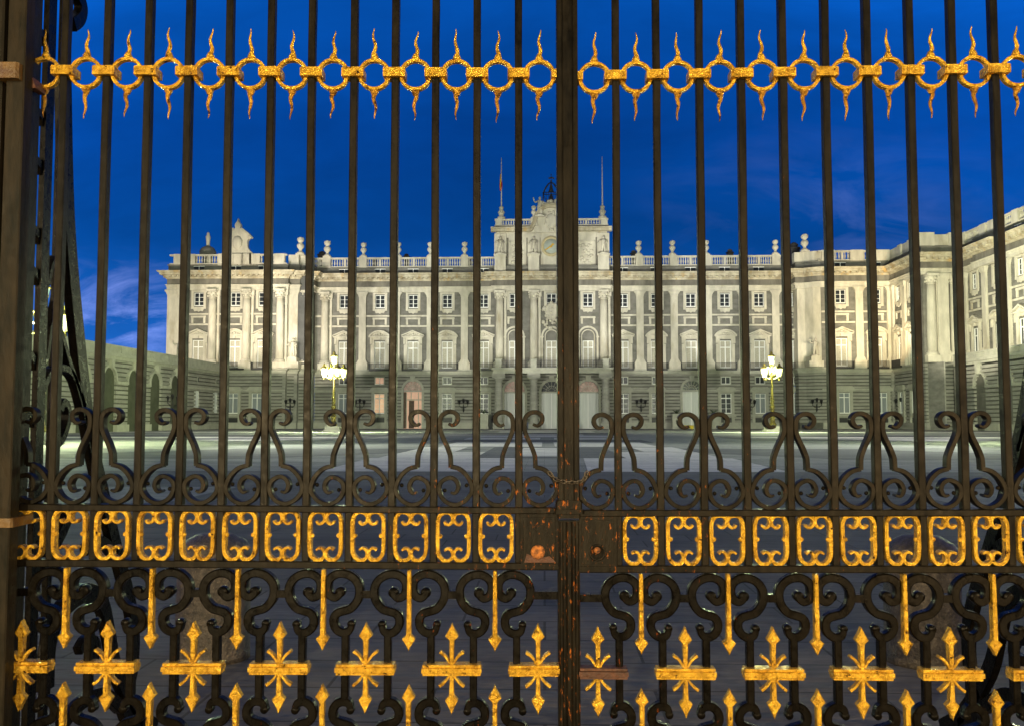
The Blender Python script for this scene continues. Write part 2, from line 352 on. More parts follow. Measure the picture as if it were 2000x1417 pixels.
def cat_rom(pts, n=6, closed=False):
    out = []; m = len(pts)
    for i in range(m if closed else m-1):
        g = (lambda k: pts[k % m]) if closed else (lambda k: pts[max(0, min(m-1, k))])
        p0, p1, p2, p3 = g(i-1), g(i), g(i+1), g(i+2)
        for j in range(n):
            t = j/n
            out.append(tuple(0.5*((2*p1[k])+(-p0[k]+p2[k])*t+(2*p0[k]-5*p1[k]+4*p2[k]-p3[k])*t*t+(-p0[k]+3*p1[k]-3*p2[k]+p3[k])*t**3) for k in (0, 1)))
    if not closed: out.append(tuple(pts[-1]))
    return out

# ------------------------------------------------------------------ ground
def sheet(name, rects, z, m, label=None):
    b = MB()
    for (p0, p1, q0, q1, k) in rects:      # k: slant of the inner end, metres
        b.add([(p0, q0, z), (p1, q0, z), (p1+k, q1, z), (p0+k, q1, z)], [(0, 1, 2, 3)], MP)
    o = b.build(name, m); tag(o, kind='structure'); return o
g = MB(); g.add([(-1500, -300, 0), (1500, -300, 0), (1500, 2500, 0), (-1500, 2500, 0)], [(0, 1, 2, 3)]); tag(g.build('ground', PAVE), kind='structure')
o_ = -1.2
dk = [(-7.6, 7.6, -2.0, 28.8, 0), (-7.6, 7.6, 67, 76, 0), (-9, 9, 104, 118, 0), (-70, -16, 74, 100, 0), (16, 70, 72, 98, 0), (-70, 70, 158, 169, 0),
      (-3.2, 3.2, 39, 55, 0), (-16, -7.6, 22, 29, 0), (7.6, 16, 22, 29, 0), (-26, -12, 38, 52, 9), (12, 26, 38, 52, -9), (-40, -22, 128, 140, 0), (22, 44, 128, 140, 0)]
dk = [(a+o_, b+o_, c, d, k) for a, b, c, d, k in dk]
sheet('dark_paving', dk, 0.004, DARKP)
lt = [(-7.3, -1.1, 28.8, 39, -.3), (1.1, 7.3, 28.8, 39, .3), (-7.3, -3.2, 39.0, 46.5, 0), (3.2, 7.3, 39.0, 46.5, 0), (-1.45, 1.3, 41, 53.5, 0),
      (-7.3, -4.8, 46.9, 55, 0), (4.8, 7.3, 46.9, 55, 0), (-6.6, -0.4, 56, 67, 0), (0.4, 6.6, 56, 67, 0), (-7, -0.6, 77, 84, 0), (0.6, 7, 77, 84, 0), (-7, 7, 88, 95, 0), (-4, 4, 98, 104, 0),
      (-6.5, 6.5, 122, 132, 0), (-60, -18, 84, 87, 0), (18, 62, 84, 87, 0), (-9, 9, 142, 150, 0), (-64, -20, 118, 126, 0), (20, 66, 118, 126, 0)]
lt = [(a+o_, b+o_, c, d, k) for a, b, c, d, k in lt]
sheet('light_paving', lt, 0.008, LIGHTP)

# ------------------------------------------------------------------ palace
PAL = thing('palace', 'wide pale stone royal palace with clock attic and balustraded roof, floodlit behind the gate', 'palace', MP.translation, -A)
WING = thing('palace_wing', 'tall floodlit stone wing running towards the gate at the right edge', 'building', MP.translation, -A)
ARC = thing('arcade_building', 'low granite arcade wing with blind arches and parapet at the left', 'building', MP.translation, -A)
def FM(q0): return Matrix(((1, 0, 0, 0), (0, -1, 0, q0), (0, 0, 1, 0), (0, 0, 0, 1)))              # u = p, w outward (towards the gate)
def SMl(p0, q1): return Matrix(((0, -1, 0, p0), (-1, 0, 0, q1), (0, 0, 1, 0), (0, 0, 0, 1)))       # wall facing left; u runs towards the gate
def SMr(p0, q0): return Matrix(((0, 1, 0, p0), (1, 0, 0, q0), (0, 0, 1, 0), (0, 0, 0, 1)))         # wall facing right; u runs away

def wall(mb, M, u0, u1, z0, z1, ops=(), depth=0.6, course=0, groove=0.11, w=0.0, arch_step=0.14):
    br = {z0, z1}
    if course:
        z = z0
        while z < z1-0.05:
            br.add(z); br.add(min(z1, z+course-groove)); z += course
    for (a, b, c, d, ar) in ops:
        br.add(max(z0, c)); br.add(min(z1, d))
        if ar:
            k = d
            while k < d+(b-a)/2: br.add(min(k, z1)); k += arch_step
            br.add(min(z1, d+(b-a)/2))
    bl = sorted(br)
    for za, zb in zip(bl, bl[1:]):
        if zb-za < 1e-4: continue
        zm = (za+zb)/2; iv = []
        for (a, b, c, d, ar) in ops:
            if c <= zm <= d: iv.append((a, b))
            elif ar and d < zm < d+(b-a)/2:
                h = math.sqrt(max(0, ((b-a)/2)**2-(zm-d)**2)); m_ = (a+b)/2; iv.append((m_-h, m_+h))
        iv.sort(); x = u0; ww = w; tgt = mb
        if course and ((zm-z0) % course) > course-groove:
            ww = w-(0.25 if groove > .1 else 0.08)
            if groove > .1:
                if mb.j is None: mb.j = MB()
                tgt = mb.j
        for a, b in iv+[(u1, u1)]:
            if a > x+1e-3: tgt.box(x, min(a, u1), -depth, ww, za, zb, M)
            x = max(x, b)
def sweep(mb, path, prof, closed_top=True):
    """sweep profile (w outward, z) along a plan polyline of (p, q); outward is to the right hand of travel seen from above"""
    n = len(path); P = [Vector(a) for a in path]; rows = []
    for i, p in enumerate(P):
        d1 = (P[i]-P[i-1]).normalized() if i else (P[1]-P[0]).normalized()
        d2 = (P[i+1]-P[i]).normalized() if i < n-1 else d1
        n1 = Vector((d1.y, -d1.x)); n2 = Vector((d2.y, -d2.x)); m_ = n1+n2
        m_ = m_/max(0.3, m_.dot(n1)) if m_.length > 1e-6 else n1
        rows.append([(p.x+m_.x*w, p.y+m_.y*w, z) for w, z in prof])
    k = len(prof)
    vs = [v for r in rows for v in r]; fs = []
    for i in range(n-1):
        for j in range(k-1): fs.append((i*k+j, i*k+j+1, (i+1)*k+j+1, (i+1)*k+j))
        fs.append((i*k+k-1, i*k, (i+1)*k, (i+1)*k+k-1))
    fs.append(tuple(range(k))); fs.append(tuple((n-1)*k+j for j in range(k)))
    mb.add(vs, fs)

Z = {n: Zq(y) for n, y in dict(floor=721, ped=706, cap0=578, cap1=570, arch1=560, fr1=549, cor1=534.5, att=522, bal=502, urn=472).items()}
QM, QP, QC = 175.0, 170.5, 174.0
pl = lambda px: p_of(px, QP)
pm = lambda px: p_of(px, QM)
LP0, LP1, LS1, LS2 = pl(327), pl(557), pl(577), pl(602)
RP0, RP1, RW = pl(1572), pl(1600), 62.3
CB0, CB1 = p_of(966, QC), p_of(1190, QC)
path = [(LP0, 200), (LP0, QP), (LP1, QP), (LP1, QP+.9), (LS1, QP+.9), (LS1, QP+2.0), (LS2, QP+2.0), (LS2, QM), (CB0, QM), (CB0, QC), (CB1, QC), (CB1, QM),
        (RP0-.6, QM), (RP0-.6, QP+1.8), (RP0+.8, QP+1.8), (RP1-.6, QP+.6), (RP1+.6, QP), (RW, QP), (RW, 158.8), (RW-.1, 156.2), (69.0, 156.2)]
path_w = [(69.0, 156.2), (69.0, 150), (68.3, 150), (68.3, 143.5), (69.0, 143.5), (69.0, 104), (92, 104)]

def entab(par, pth):
    b = MB(); sweep(b, pth, [(-.4, Z['cap1']-.05), (.42, Z['cap1']-.05), (.42, Z['cap1']+.5), (.5, Z['cap1']+.55), (.5, Z['arch1']-.2), (.68, Z['arch1']-.1), (.68, Z['arch1']), (-.4, Z['arch1'])]); b.build('architrave', LIME, par)
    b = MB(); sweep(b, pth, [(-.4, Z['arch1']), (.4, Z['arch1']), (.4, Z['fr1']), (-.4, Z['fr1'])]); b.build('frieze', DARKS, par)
    f, c = Z['fr1'], Z['cor1']; h = c-f
    b = MB(); sweep(b, pth, [(-.4, f), (.55, f), (.6, f+.22*h), (.85, f+.26*h), (.9, f+.42*h), (1.45, f+.48*h), (1.5, f+.72*h), (1.7, f+.78*h), (1.9, f+.97*h), (1.9, c), (-.6, c+.08)])
                                    # modillions under the cornice
    for (a, a2) in zip(pth, pth[1:]):
        a, a2 = Vector(a), Vector(a2); ln = (a2-a).length
        if ln < 1.5: continue
        d = (a2-a)/ln; nn = Vector((d.y, -d.x)); k = int(ln/0.95)
        for i in range(k):
            c0 = a+d*((i+.5)*ln/k)+nn*1.1
            ang = math.atan2(d.y, d.x)
            b.box(-.2, .2, -.32, .38, f+.26*h+.02, f+.48*h-.02, Matrix.Translation((c0.x, c0.y, 0)) @ Matrix.Rotation(ang, 4, 'Z'))
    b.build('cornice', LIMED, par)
    b = MB(); sweep(b, pth, [(-.9, c-.1), (.25, c-.1), (.25, Z['att']-.1), (.4, Z['att']-.1), (.4, Z['att']+.12), (-.9, Z['att']+.12)]); b.build('attic_wall', GREYS, par)
entab(PAL, path); entab(WING, path_w)

BALP = [(.06, 0), (.13, .02), (.13, .10), (.07, .14), (.15, .42), (.16, .55), (.09, .85), (.07, 1.05), (.13, 1.12), (.13, 1.2), (.06, 1.2)]
def balustrade(par, p0, p1, M, z0, z1, ped, w=0.0, wid=1.5, solid=False):
    """open balustrade between u=p0 and p1 with solid pedestals at ped"""
    b = MB(); h = z1-z0
    b.box(p0, p1, w-.32, w+.32, z1-.30, z1, M); b.box(p0, p1, w-.3, w+.3, z0, z0+.24, M)
    b.build('balustrade_rail', LIME, par)
    edges = [p0]+sorted(ped)+[p1]
    bb = MB(); sp = MB()
    for i, p in enumerate(sorted(ped)): sp.box(p-wid/2, p+wid/2, w-.42, w+.42, z0, z1+.06, M)
    if sp.v: group_build(sp, 'balustrade_pedestal', LIME, par)
    sc = (h-.54)/1.2
    for a, c in zip(edges, edges[1:]):
        a += wid/2 if a != p0 else .2; c -= wid/2 if c != p1 else .2
        if c-a < 1: continue
        bb.box((a+c)/2-.22, (a+c)/2+.22, w-.2, w+.2, z0+.2, z1-.25, M)
        for s0, s1 in ((a, (a+c)/2-.25), ((a+c)/2+.25, c)):
            k = max(2, int((s1-s0)/.42))
            for j in range(k): bb.lathe([(r_*1.05, z_*sc) for r_, z_ in BALP], 6, (s0+(j+.5)*(s1-s0)/k, w, z0+.24), M)
    if bb.v: group_build(bb, 'baluster_row', LIME, par, .3)

# --- shared facade pieces, built once at u = 0 and copied bay by bay
def surround_upper():
    b = MB(); zt, zb = Zq(574), Zq(603)
    M = FM(0)
    b.box(-1.4, -.93, -.2, .22, zb, zt, M); b.box(.93, 1.4, -.2, .22, zb, zt, M)
    b.box(-1.4, 1.4, -.2, .23, zt, zt+.3, M); b.box(-1.4, 1.4, -.2, .24, zb-.35, zb, M)
    b.prism([(-1.0, zb-.35), (-.8, zb-.8), (-.3, zb-.72), (0, zb-.95), (.3, zb-.72), (.8, zb-.8), (1.0, zb-.35)], -.2, .2, M)
    return b
def sash(w, z0, z1, cols=2, rows=3, t=.09, transom=None, M=None):
    M = M or FM(0); b = MB(); y0, y1 = -.26, -.12
    b.box(-w/2, -w/2+t*1.3, y0, y1, z0, z1, M); b.box(w/2-t*1.3, w/2, y0, y1, z0, z1, M)
    b.box(-w/2, w/2, y0, y1+.002, z1-t, z1, M); b.box(-w/2, w/2, y0, y1+.002, z0, z0+t*2, M)
    b.box(-t*.8, t*.8, y0, y1+.004, z0, z1, M)
    for i in range(1, rows): zz = z0+(z1-z0)*i/rows; b.box(-w/2, w/2, y0, y1-.03, zz-.03, zz+.03, M)
    if transom: b.box(-w/2, w/2, y0, y1+.006, transom-t*.8, transom+t*.8, M)
    return b
def pane(w, z0, z1, M=None):
    b = MB(); b.box(-w/2, w/2, -.34, -.28, z0, z1, M or FM(0)); return b
UZ0, UZ1 = Zq(601), Zq(575.5)
MZ0, MZ1 = Zq(709), Zq(666.5)
GZ0, GZ1 = Zq(807), Zq(768)
SZ0, SZ1 = Zq(750), Zq(736)
def make_window(name, sur, smat, sashb, pmat, paneb, par):
    s = sur.build(name, smat, par); sashb.build('sash', WHITE, s); paneb.build('pane', pmat, s); return s
def main_surround(kind):
    b = MB(); M = FM(0); zt = MZ1
    for sg in (-1, 1):
        a, c = sorted((sg*1.05, sg*1.45)); b.box(a, c, -.2, .25, Z['floor'], zt+.3, M)
        a, c = sorted((sg*1.45, sg*1.75)); b.box(a, c, -.2, .14, Z['floor'], zt-.6, M)
        b.prism([(sg*1.45, zt-.9), (sg*1.9, zt-.2), (sg*1.9, zt+.75), (sg*1.45, zt+.75)], -.5, -.2, M) if 0 else b.box(*sorted((sg*1.46, sg*1.82)), -.2, .42, zt-.5, zt+.62, M)
    b.box(-1.45, 1.45, -.2, .2, zt+.3, zt+.75, M)
    b.box(-1.85, 1.85, -.2, .3, zt+.62, zt+.95, M)
    zb = Zq(657); tp = Zq(644.5)
    b.box(-2.1, 2.1, -.2, .62, zb-.14, zb+.1, M)
    if kind == 'tri':
        for sg in (-1, 1): b.prism([(sg*2.15, zb+.1), (0, tp-.28), (0, tp), (sg*2.2, zb+.3)], -.2, .65, M)
        b.prism([(-1.9, zb+.1), (1.9, zb+.1), (0, tp-.25)], -.2, .2, M)
    else:
        o = []; i_ = []
        for k in range(13):
            t = math.pi*(.17+.66*k/12); o.append((-2.5*math.cos(t)*.985, zb-1.1+math.sin(t)*(tp-zb+1.1))); i_.append((-2.2*math.cos(t)*.985, zb-1.1+math.sin(t)*(tp-zb+.82)))
        b.prism(o+i_[::-1], -.2, .65, M); b.prism(i_+[(1.6, zb+.05), (-1.6, zb+.05)], -.2, .2, M)
    for (x, z, r) in ((0, zb+.42, .3), (-.45, zb+.33, .2), (.45, zb+.33, .2), (-.8, zb+.25, .14), (.8, zb+.25, .14)): b.ball((x, .3, z), r, 8, M)
    b.box(-.25, .25, .1, .5, zt+.3, zt+.9, M)
    return b
def ground_surround():
    b = MB(); M = FM(0)
    for sg in (-1, 1): b.box(*sorted((sg*1.0, sg*1.5)), -.2, .2, GZ0-.2, GZ1+.55, M)
    b.box(-1.5, 1.5, -.2, .21, GZ1+.1, GZ1+.56, M); b.box(-1.8, 1.8, -.2, .34, GZ0-.55, GZ0-.2, M)
    z = Zq(764)
    b.box(-1.9, 1.9, -.2, .5, z, z+.28, M); b.prism([(-1.85, z+.28), (1.85, z+.28), (1.35, z+.85), (-1.35, z+.85)], -.2, .4, M)
    for sg in (-1, 1): b.box(*sorted((sg*1.05, sg*1.5)), -.2, .22, Zq(831), GZ0-.55, M)
    return b
def railing():
    b = MB(); M = FM(0); z0 = Z['floor']; z1 = Zq(709.5); 
    b.box(-1.95, 1.95, -.0, .9, z0-.28, z0+.02, M)
    b.box(-1.95, 1.95, .82, .9, z1-.06, z1, M); b.box(-1.95, 1.95, .83, .89, z0+.08, z0+.13, M)
    for i in range(27):
        x = -1.93+i*3.86/26; b.box(x-.022, x+.022, .84, .88, z0, z1-.05, M)
    for sg in (-1, 1):
        b.box(*sorted((sg*1.9, sg*1.96)), .1, .9, z1-.06, z1-.001, M)
        for i in range(5): b.box(*sorted((sg*1.91, sg*1.95)), .15+i*.16, .19+i*.16, z0, z1-.05, M)
    return b
def bframe():
    b = MB(); M = FM(0); z0, z1 = Zq(635), Zq(620.5)
    for sg in (-1, 1): b.box(*sorted((sg*.95, sg*1.35)), -.1, .2, z0+.1, z1, M)
    b.box(-1.42, 1.42, -.1, .21, z1-.28, z1+.08, M)
    return b
depot = bpy.data.objects.new('tmp', None)
protos = {}
def proto(k, f):
    if k not in protos: protos[k] = f()
    return protos[k]
def place(k, f, par, M, u):
    """first use builds in place, later ones copy the tree"""
    first = k not in protos
    T_ = M @ Matrix.Translation((u, 0, 0)) @ FM(0).inverted()
    if first: protos[k] = f(par); o = protos[k]
    else: o = dup(protos[k], par)
    o.matrix_local = T_
    return o
def upper_win(par, M, u, ww=1.87):
    place('uw', lambda p: make_window('upper_window', surround_upper(), LIME, sash(1.87, UZ0, UZ1, rows=3), GLASS, pane(1.87, UZ0, UZ1), p), par, M, u)
def main_win(par, M, u, kind, rail=True, dark=False):
    place('mw'+kind+str(dark), lambda p: make_window('main_window', main_surround(kind), LIME, sash(2.1, Z['floor']+.2, MZ1, rows=1, t=.11, transom=MZ1-1.25), GLASS if dark else SHUT, pane(2.1, Z['floor'], MZ1), p), par, M, u)
    if rail: place('rail', lambda p: railing().build('balcony_railing', BIRON, p), par, M, u)
def ground_win(par, M, u, kind):
    pm_ = {'dark': GLASS, 'curtain': CURT, 'lit': LITW}[kind]
    o = place('gw'+kind, lambda p: make_window('ground_window', ground_surround(), GRANL, sash(2.0, GZ0, GZ1, rows=1 if kind == 'curtain' else 4, transom=GZ1-.85), pm_, pane(2.0, GZ0, GZ1), p), par, M, u)
    if kind == 'lit': o['label'] = 'ground floor window glowing warm'
    place('grille', lambda p: MB().box(-1.0, 1.0, -.3, -.1, Zq(829), Zq(815), FM(0)).build('cellar_grille', BIRON, p), par, M, u)
def small_win(par, M, u, lit=False):
    def f(p):
        b = MB(); m = FM(0)
        b.box(-1.0, -.86, -.2, .05, SZ0, SZ1, m); b.box(.86, 1.0, -.2, .05, SZ0, SZ1, m); b.box(-1.0, 1.0, -.2, .06, SZ0-.12, SZ0, m); b.box(-1.0, 1.0, -.2, .06, SZ1, SZ1+.12, m)
        s = b.build('small_window', GRANL, p); sash(1.72, SZ0, SZ1, rows=1, t=.07).build('sash', WHITE, s); pane(1.72, SZ0, SZ1).build('pane', LITP if lit else GLASS, s); return s
    place('sw'+str(lit), f, par, M, u)
def panel(par, M, u): place('bf', lambda p: bframe().build('blind_panel', LIME, p), par, M, u)
def attic_win(par, M, u):
    def f(p):
        b = MB(); m = FM(0); z0, z1 = Zq(533), Zq(525.5)
        b.box(-.95, .95, -.4, .265, z0, z1, m); s = b.build('attic_window', GLASS, p)
        MB().box(-.06, .06, .2, .3, z0, z1, m).box(-1.05, 1.05, -.3, .28, z1, z1+.12, m).build('sash', WHITE, s); return s
    place('aw', f, par, M, u)
def pil_mb(hw=.68, pr=.38):
    b = MB(); M = FM(0); z0, z1 = Z['floor'], Z['cap0']
    b.box(-hw, hw, -.2, pr, z0+1.9, z1, M)
    b.box(-hw-.42, hw+.42, -.2, pr+.3, z0, z0+1.25, M); b.prism([(-hw-.36, z0+1.25), (hw+.36, z0+1.25), (hw+.02, z0+1.9), (-hw-.02, z0+1.9)], -.2, pr+.12, M)
    b.box(-hw-.06, hw+.06, -.2, pr+.06, z1-.16, z1, M)
    b.prism([(-hw-.05, z1), (hw+.05, z1), (hw+.3, z1+.5), (-hw-.3, z1+.5)], -.2, pr+.2, M); b.box(-hw-.4, hw+.4, -.2, pr+.3, z1+.5, Z['cap1']+.02, M)
    return b
def pilaster(par, M, u): place('pil', lambda p: pil_mb().build('pilaster', LIME, p), par, M, u)
def col_mb(flutes=True, r=.78):
    b = MB(); M = FM(0); z0, z1 = Z['floor'], Z['cap0']-.9
    b.box(-1.15, 1.15, -.2, 1.25, z0, z0+1.15, M)
    b.lathe([(1.05, 0), (1.1, .12), (1.05, .25), (.92, .32), (.98, .45), (.86, .55), (r, .62)], 20, (0, .35, z0+1.15), M)
    n = 48 if flutes else 20
    b.lathe([(r, 0), (r, 3), (r*.97, 6), (r*.9, 10), (r*.86, z1-z0-1.75)], n, (0, .35, z0+1.77), M, flutes=16 if flutes else 0, fd=.13)
    zc = z1
    b.lathe([(r*.95, 0), (r*.95, .1), (r*.88, .12), (r*.92, .5), (r*1.05, .9), (r*1.35, 1.3)], 16, (0, .35, zc), M)
    for k in range(16):
        a = 2*math.pi*k/16; h = .45 if k % 2 else .95
        b.ball((r*1.12*math.cos(a), .35+r*1.12*math.sin(a), zc+h), .17, 6, M, sz=1.3)
    for sa in (-1, 1):
        for sb in (-1, 1): b.ball((sa*.92, .35+sb*.9, zc+1.22), .2, 6, M)
    b.box(-1.0, 1.0, -.3, 1.32, zc+1.32, Z['cap1']+.02, M)
    # flat pilaster behind, to the right
    b.box(.85, 1.28, -.2, .25, z0+1.2, Z['cap1'], M); b.box(.8, 1.45, -.2, .45, Z['cap0']-.3, Z['cap1']+.01, M)
    return b
def column(par, M, u, fl=True): place('col'+str(fl), lambda p: col_mb(fl).build('column', LIME, p), par, M, u)
def bands(par, M, u0, u1):
    b = MB()
    for y in (616.5, 636.5): z = Zq(y); b.box(u0, u1, -.1, .14, z-.15, z+.17, M)
    return b

# --- main body of the palace
wins_main = [(671, 'tri'), (741, 'seg'), (806, 'tri'), (873, 'seg'), (944, 'tri'), (1217.5, 'tri'), (1283, 'seg'), (1351, 'tri'), (1418, 'seg'), (1485, 'tri'), (1551, 'seg')]
MM = FM(QM); ML = FM(QP); MC = FM(QC)
up = MB(); gr = MB(); lo_g = MB(); bd = MB()
def win_ops_up(us): 
    o = []
    for u_ in us: o += [(u_-.93, u_+.93, UZ0, UZ1, False), (u_-1.05, u_+1.05, Z['floor'], MZ1, False)]
    return o
def win_ops_gr(us, small=True):
    o = []
    for u_ in us:
        o += [(u_-1.0, u_+1.0, GZ0, GZ1, False), (u_-1.0, u_+1.0, Zq(829), Zq(815), False)]
        if small: o += [(u_-.86, u_+.86, SZ0, SZ1, False)]
    return o
zg0, zg1 = Zq(824), Zq(720)
us = [pm(x) for x, k in wins_main]; doors = [pm(806), pm(1351)]
cx3 = [p_of(x, QC) for x in (1005, 1077.5, 1149)]
AX = cx3[1]
segs = [(LS2, CB0), (CB1, RP0-.6)]
for a, b_ in segs:
    wall(up, MM, a, b_, Z['floor'], Z['cap1'], win_ops_up([q for q in us if a < q < b_]), course=.62, groove=.05)
    gw = [q for q in us if a < q < b_ and min(abs(q-d) for d in doors) > 1]
    wall(gr, MM, a, b_, zg0, zg1, win_ops_gr(gw)+[(d-1.75, d+1.75, 0, Zq(761), True) for d in doors if a < d < b_], course=.62, groove=.19)
    lo_g.box(a, b_, -.5, .3, -.2, zg0, MM) if 0 else None
    x = a
    for d in [d for d in doors if a < d < b_]+[None]:
        e = (d-2.1) if d is not None else b_
        lo_g.box(x, e, -.5, .3, -.2, zg0, MM); x = (d+2.1) if d is not None else b_
for a, b_ in segs:
    e = [a]+[pm(x) for x in (707, 773.5, 840, 907)]+[b_] if a < 0 else [a]+[pm(x) for x in (1251, 1318, 1385, 1452.5, 1517)]+[b_]
    for i in range(len(e)-1): bands(None, MM, 0, 0) ; [bd.box(e[i]+.1, e[i+1]-.1, -.1, .14, Zq(y)-.15, Zq(y)+.17, MM) for y in (616.5, 636.5)]
for x, k in wins_main:
    u_ = pm(x); upper_win(PAL, MM, u_); panel(PAL, MM, u_); main_win(PAL, MM, u_, k); attic_win(PAL, MM, u_)
for x, k, lt_ in ((671, 'curtain', 0), (741, 'lit', 1), (873, 'dark', 0), (944, 'dark', 0), (1217.5, 'dark', 0), (1283, 'dark', 0), (1418, 'dark', 0), (1485, 'curtain', 0), (1551, 'curtain', 0)):
    ground_win(PAL, MM, pm(x), k)
    if x not in (671, 1485, 1551): small_win(PAL, MM, pm(x), bool(lt_))
    else: small_win(PAL, MM, pm(x))
for x in (707, 773.5, 840, 907, 1251, 1318, 1385, 1452.5): pilaster(PAL, MM, pm(x))
for x in (634,): column(PAL, MM, pm(x))
pilaster(PAL, MM, pm(1517))
# arched doors
def arch_door(par, M, u, w, zs, pmat, fan, trim=GRANL, label=None, leafm=DOOR):
    b = MB(); n = 18; r0 = w/2; r1 = w/2+.42; ctr = zs
    o = [(r1*math.cos(math.pi*k/n), ctr+r1*math.sin(math.pi*k/n)) for k in range(n+1)]; i_ = [(r0*math.cos(math.pi*k/n), ctr+r0*math.sin(math.pi*k/n)) for k in range(n+1)]
    b.prism([(r0, 0)]+i_[:0]+[(r0, ctr)], -.3, .2) if 0 else None
    for k in range(n): b.prism([o[k], o[k+1], i_[k+1], i_[k]], -.3, .22, M @ Matrix.Translation((u, 0, 0)))
    T_ = M @ Matrix.Translation((u, 0, 0))
    b.box(-r1, -r0, -.3, .2, 0, ctr, T_); b.box(r0, r1, -.3, .2, 0, ctr, T_); b.box(-r1-.1, r1+.1, -.3, .26, ctr-.3, ctr-.02, T_)
    b.prism([(-.35, ctr+r0-.1), (.35, ctr+r0-.1), (.5, ctr+r1+.55), (-.5, ctr+r1+.55)], -.3, .45, T_)
    d = b.build('door_surround', trim, par)
    MB().box(-r0, r0, -.5, -.42, 0, ctr-.3, T_).build('door', leafm, d)
    k = MB()
    if leafm is DOOR:
        for x in (-r0+.1, -.06, r0-.1): k.box(x-.05, x+.09, -.42, -.36, .1, ctr-.4, T_)
    else:
        for x in (-r0+.5, -.35, r0-.7): k.box(x-.06, x+.1, -.42, -.36, .1, ctr-.4, T_)
        k.box(-r0, r0, -.42, -.35, ctr-1.9, ctr-1.7, T_)
    if leafm is not DOOR:
        MB().box(-.75, .25, -.40, -.30, .05, ctr-1.95, T_).build('open_leaf', WOODD, d); MB().box(-r0, -r0+.45, -.40, -.30, .05, ctr-.35, T_).build('open_leaf', WOODD, d)
    k.build('door_panels', WHITE if leafm is DOOR else SHUT, d)
    f = MB(); f.prism([(r0*math.cos(math.pi*k/n), ctr+r0*math.sin(math.pi*k/n)) for k in range(n+1)], -.5, -.44, T_); f.build('fanlight', fan, d)
    g_ = MB()
    for k in range(1, 8):
        a = math.pi*k/8; g_.tube([T_ @ Vector((.5*math.cos(a), -.4, ctr+.5*math.sin(a))), T_ @ Vector((r0*math.cos(a), -.4, ctr+r0*math.sin(a)))], .05, 5)
    g_.tube([T_ @ Vector((r0*.55*math.cos(math.pi*k/12), -.4, ctr+r0*.55*math.sin(math.pi*k/12))) for k in range(13)], .05, 5)
    g_.build('fanlight_bars', GRANL, d)
    if label: d['label'] = label
    return d
LITF = mat('lit_fanlight', (0.4, 0.33, 0.3), (0.1, 0.09, 0.09), 1.6, emit=(1.0, 0.6, 0.45), estr=0.16)
arch_door(PAL, MM, doors[0], 3.5, Zq(761), LITP, LITF, label='open arched doorway lit pinkish from inside', leafm=LITP)
arch_door(PAL, MM, doors[1], 3.5, Zq(761), DOOR, GLASS)
# centre block
ops = []
for c in cx3: ops += [(c-1.05, c+1.05, Z['floor'], Zq(657), True)] if 0 else [(c-1.05, c+1.05, Z['floor'], MZ1, False)]
ops += [(c-.93, c+.93, UZ0, UZ1, False) for c in cx3]
wall(up, MC, CB0, CB1, Z['floor'], Z['cap1'], ops, course=.62, groove=.05)
wall(gr, MC, CB0, CB1, zg0, zg1, [(c-1.9, c+1.9, 0, Zq(764), True) for c in cx3], course=.62, groove=.19)
colx = [p_of(x, QC) for x in (976, 1043, 1112, 1180)]
for c in colx: column(PAL, MC, c, False)
def round_head():
    b = MB(); M = FM(0); zs = Zq(657)-.1; n = 16
    for r1, r0, dd in ((1.95, 1.6, .3), (1.3, 1.12, .18)):
        for k in range(n):
            a, c = math.pi*k/n, math.pi*(k+1)/n
            b.prism([(r1*math.cos(a), zs+r1*math.sin(a)), (r1*math.cos(c), zs+r1*math.sin(c)), (r0*math.cos(c), zs+r0*math.sin(c)), (r0*math.cos(a), zs+r0*math.sin(a))], -.2, dd, M)
    for sg in (-1, 1):
        b.box(*sorted((sg*1.6, sg*1.95)), -.2, .29, Z['floor'], zs, M); b.box(*sorted((sg*1.1, sg*1.3)), -.2, .15, Z['floor'], zs, M)
        b.box(*sorted((sg*1.5, sg*2.1)), -.2, .36, zs-.25, zs+.02, M)
    return b
for i, c in enumerate(cx3):
    place('rh', lambda p: make_window('arched_window', round_head(), LIME, sash(2.0, Z['floor']+.2, MZ1, rows=1, t=.11, transom=MZ1-1.25), SHUT, pane(2.1, Z['floor'], MZ1), p), PAL, MC, c)
    if i != 1: panel(PAL, MC, c)
    upper_win(PAL, MC, c)
    arch_door(PAL, MC, c, 3.9, Zq(764), DOOR, LITF if i != 1 else GLASS, leafm=DOOR)
# carved coat of arms over the middle window
b = MB(); random.seed(3)
for k in range(70):
    a = random.random()*6.28; r = random.random()**.6
    b.ball((AX+r*1.9*math.cos(a), QC-.25-random.random()*.25, Zq(618)+r*2.6*math.sin(a)), .15+random.random()*.28, 6)
b.lathe([(.1, .0), (1.15, .0), (1.25, .18), (1.0, .3), (.8, .42), (.1, .5)], 20, (0, 0, 0), Matrix.Translation((AX, QC-.2, Zq(610))) @ Matrix.Rotation(R(90), 4, 'X'), sy=1.4)
b.build('carved_arms', LIME, PAL)
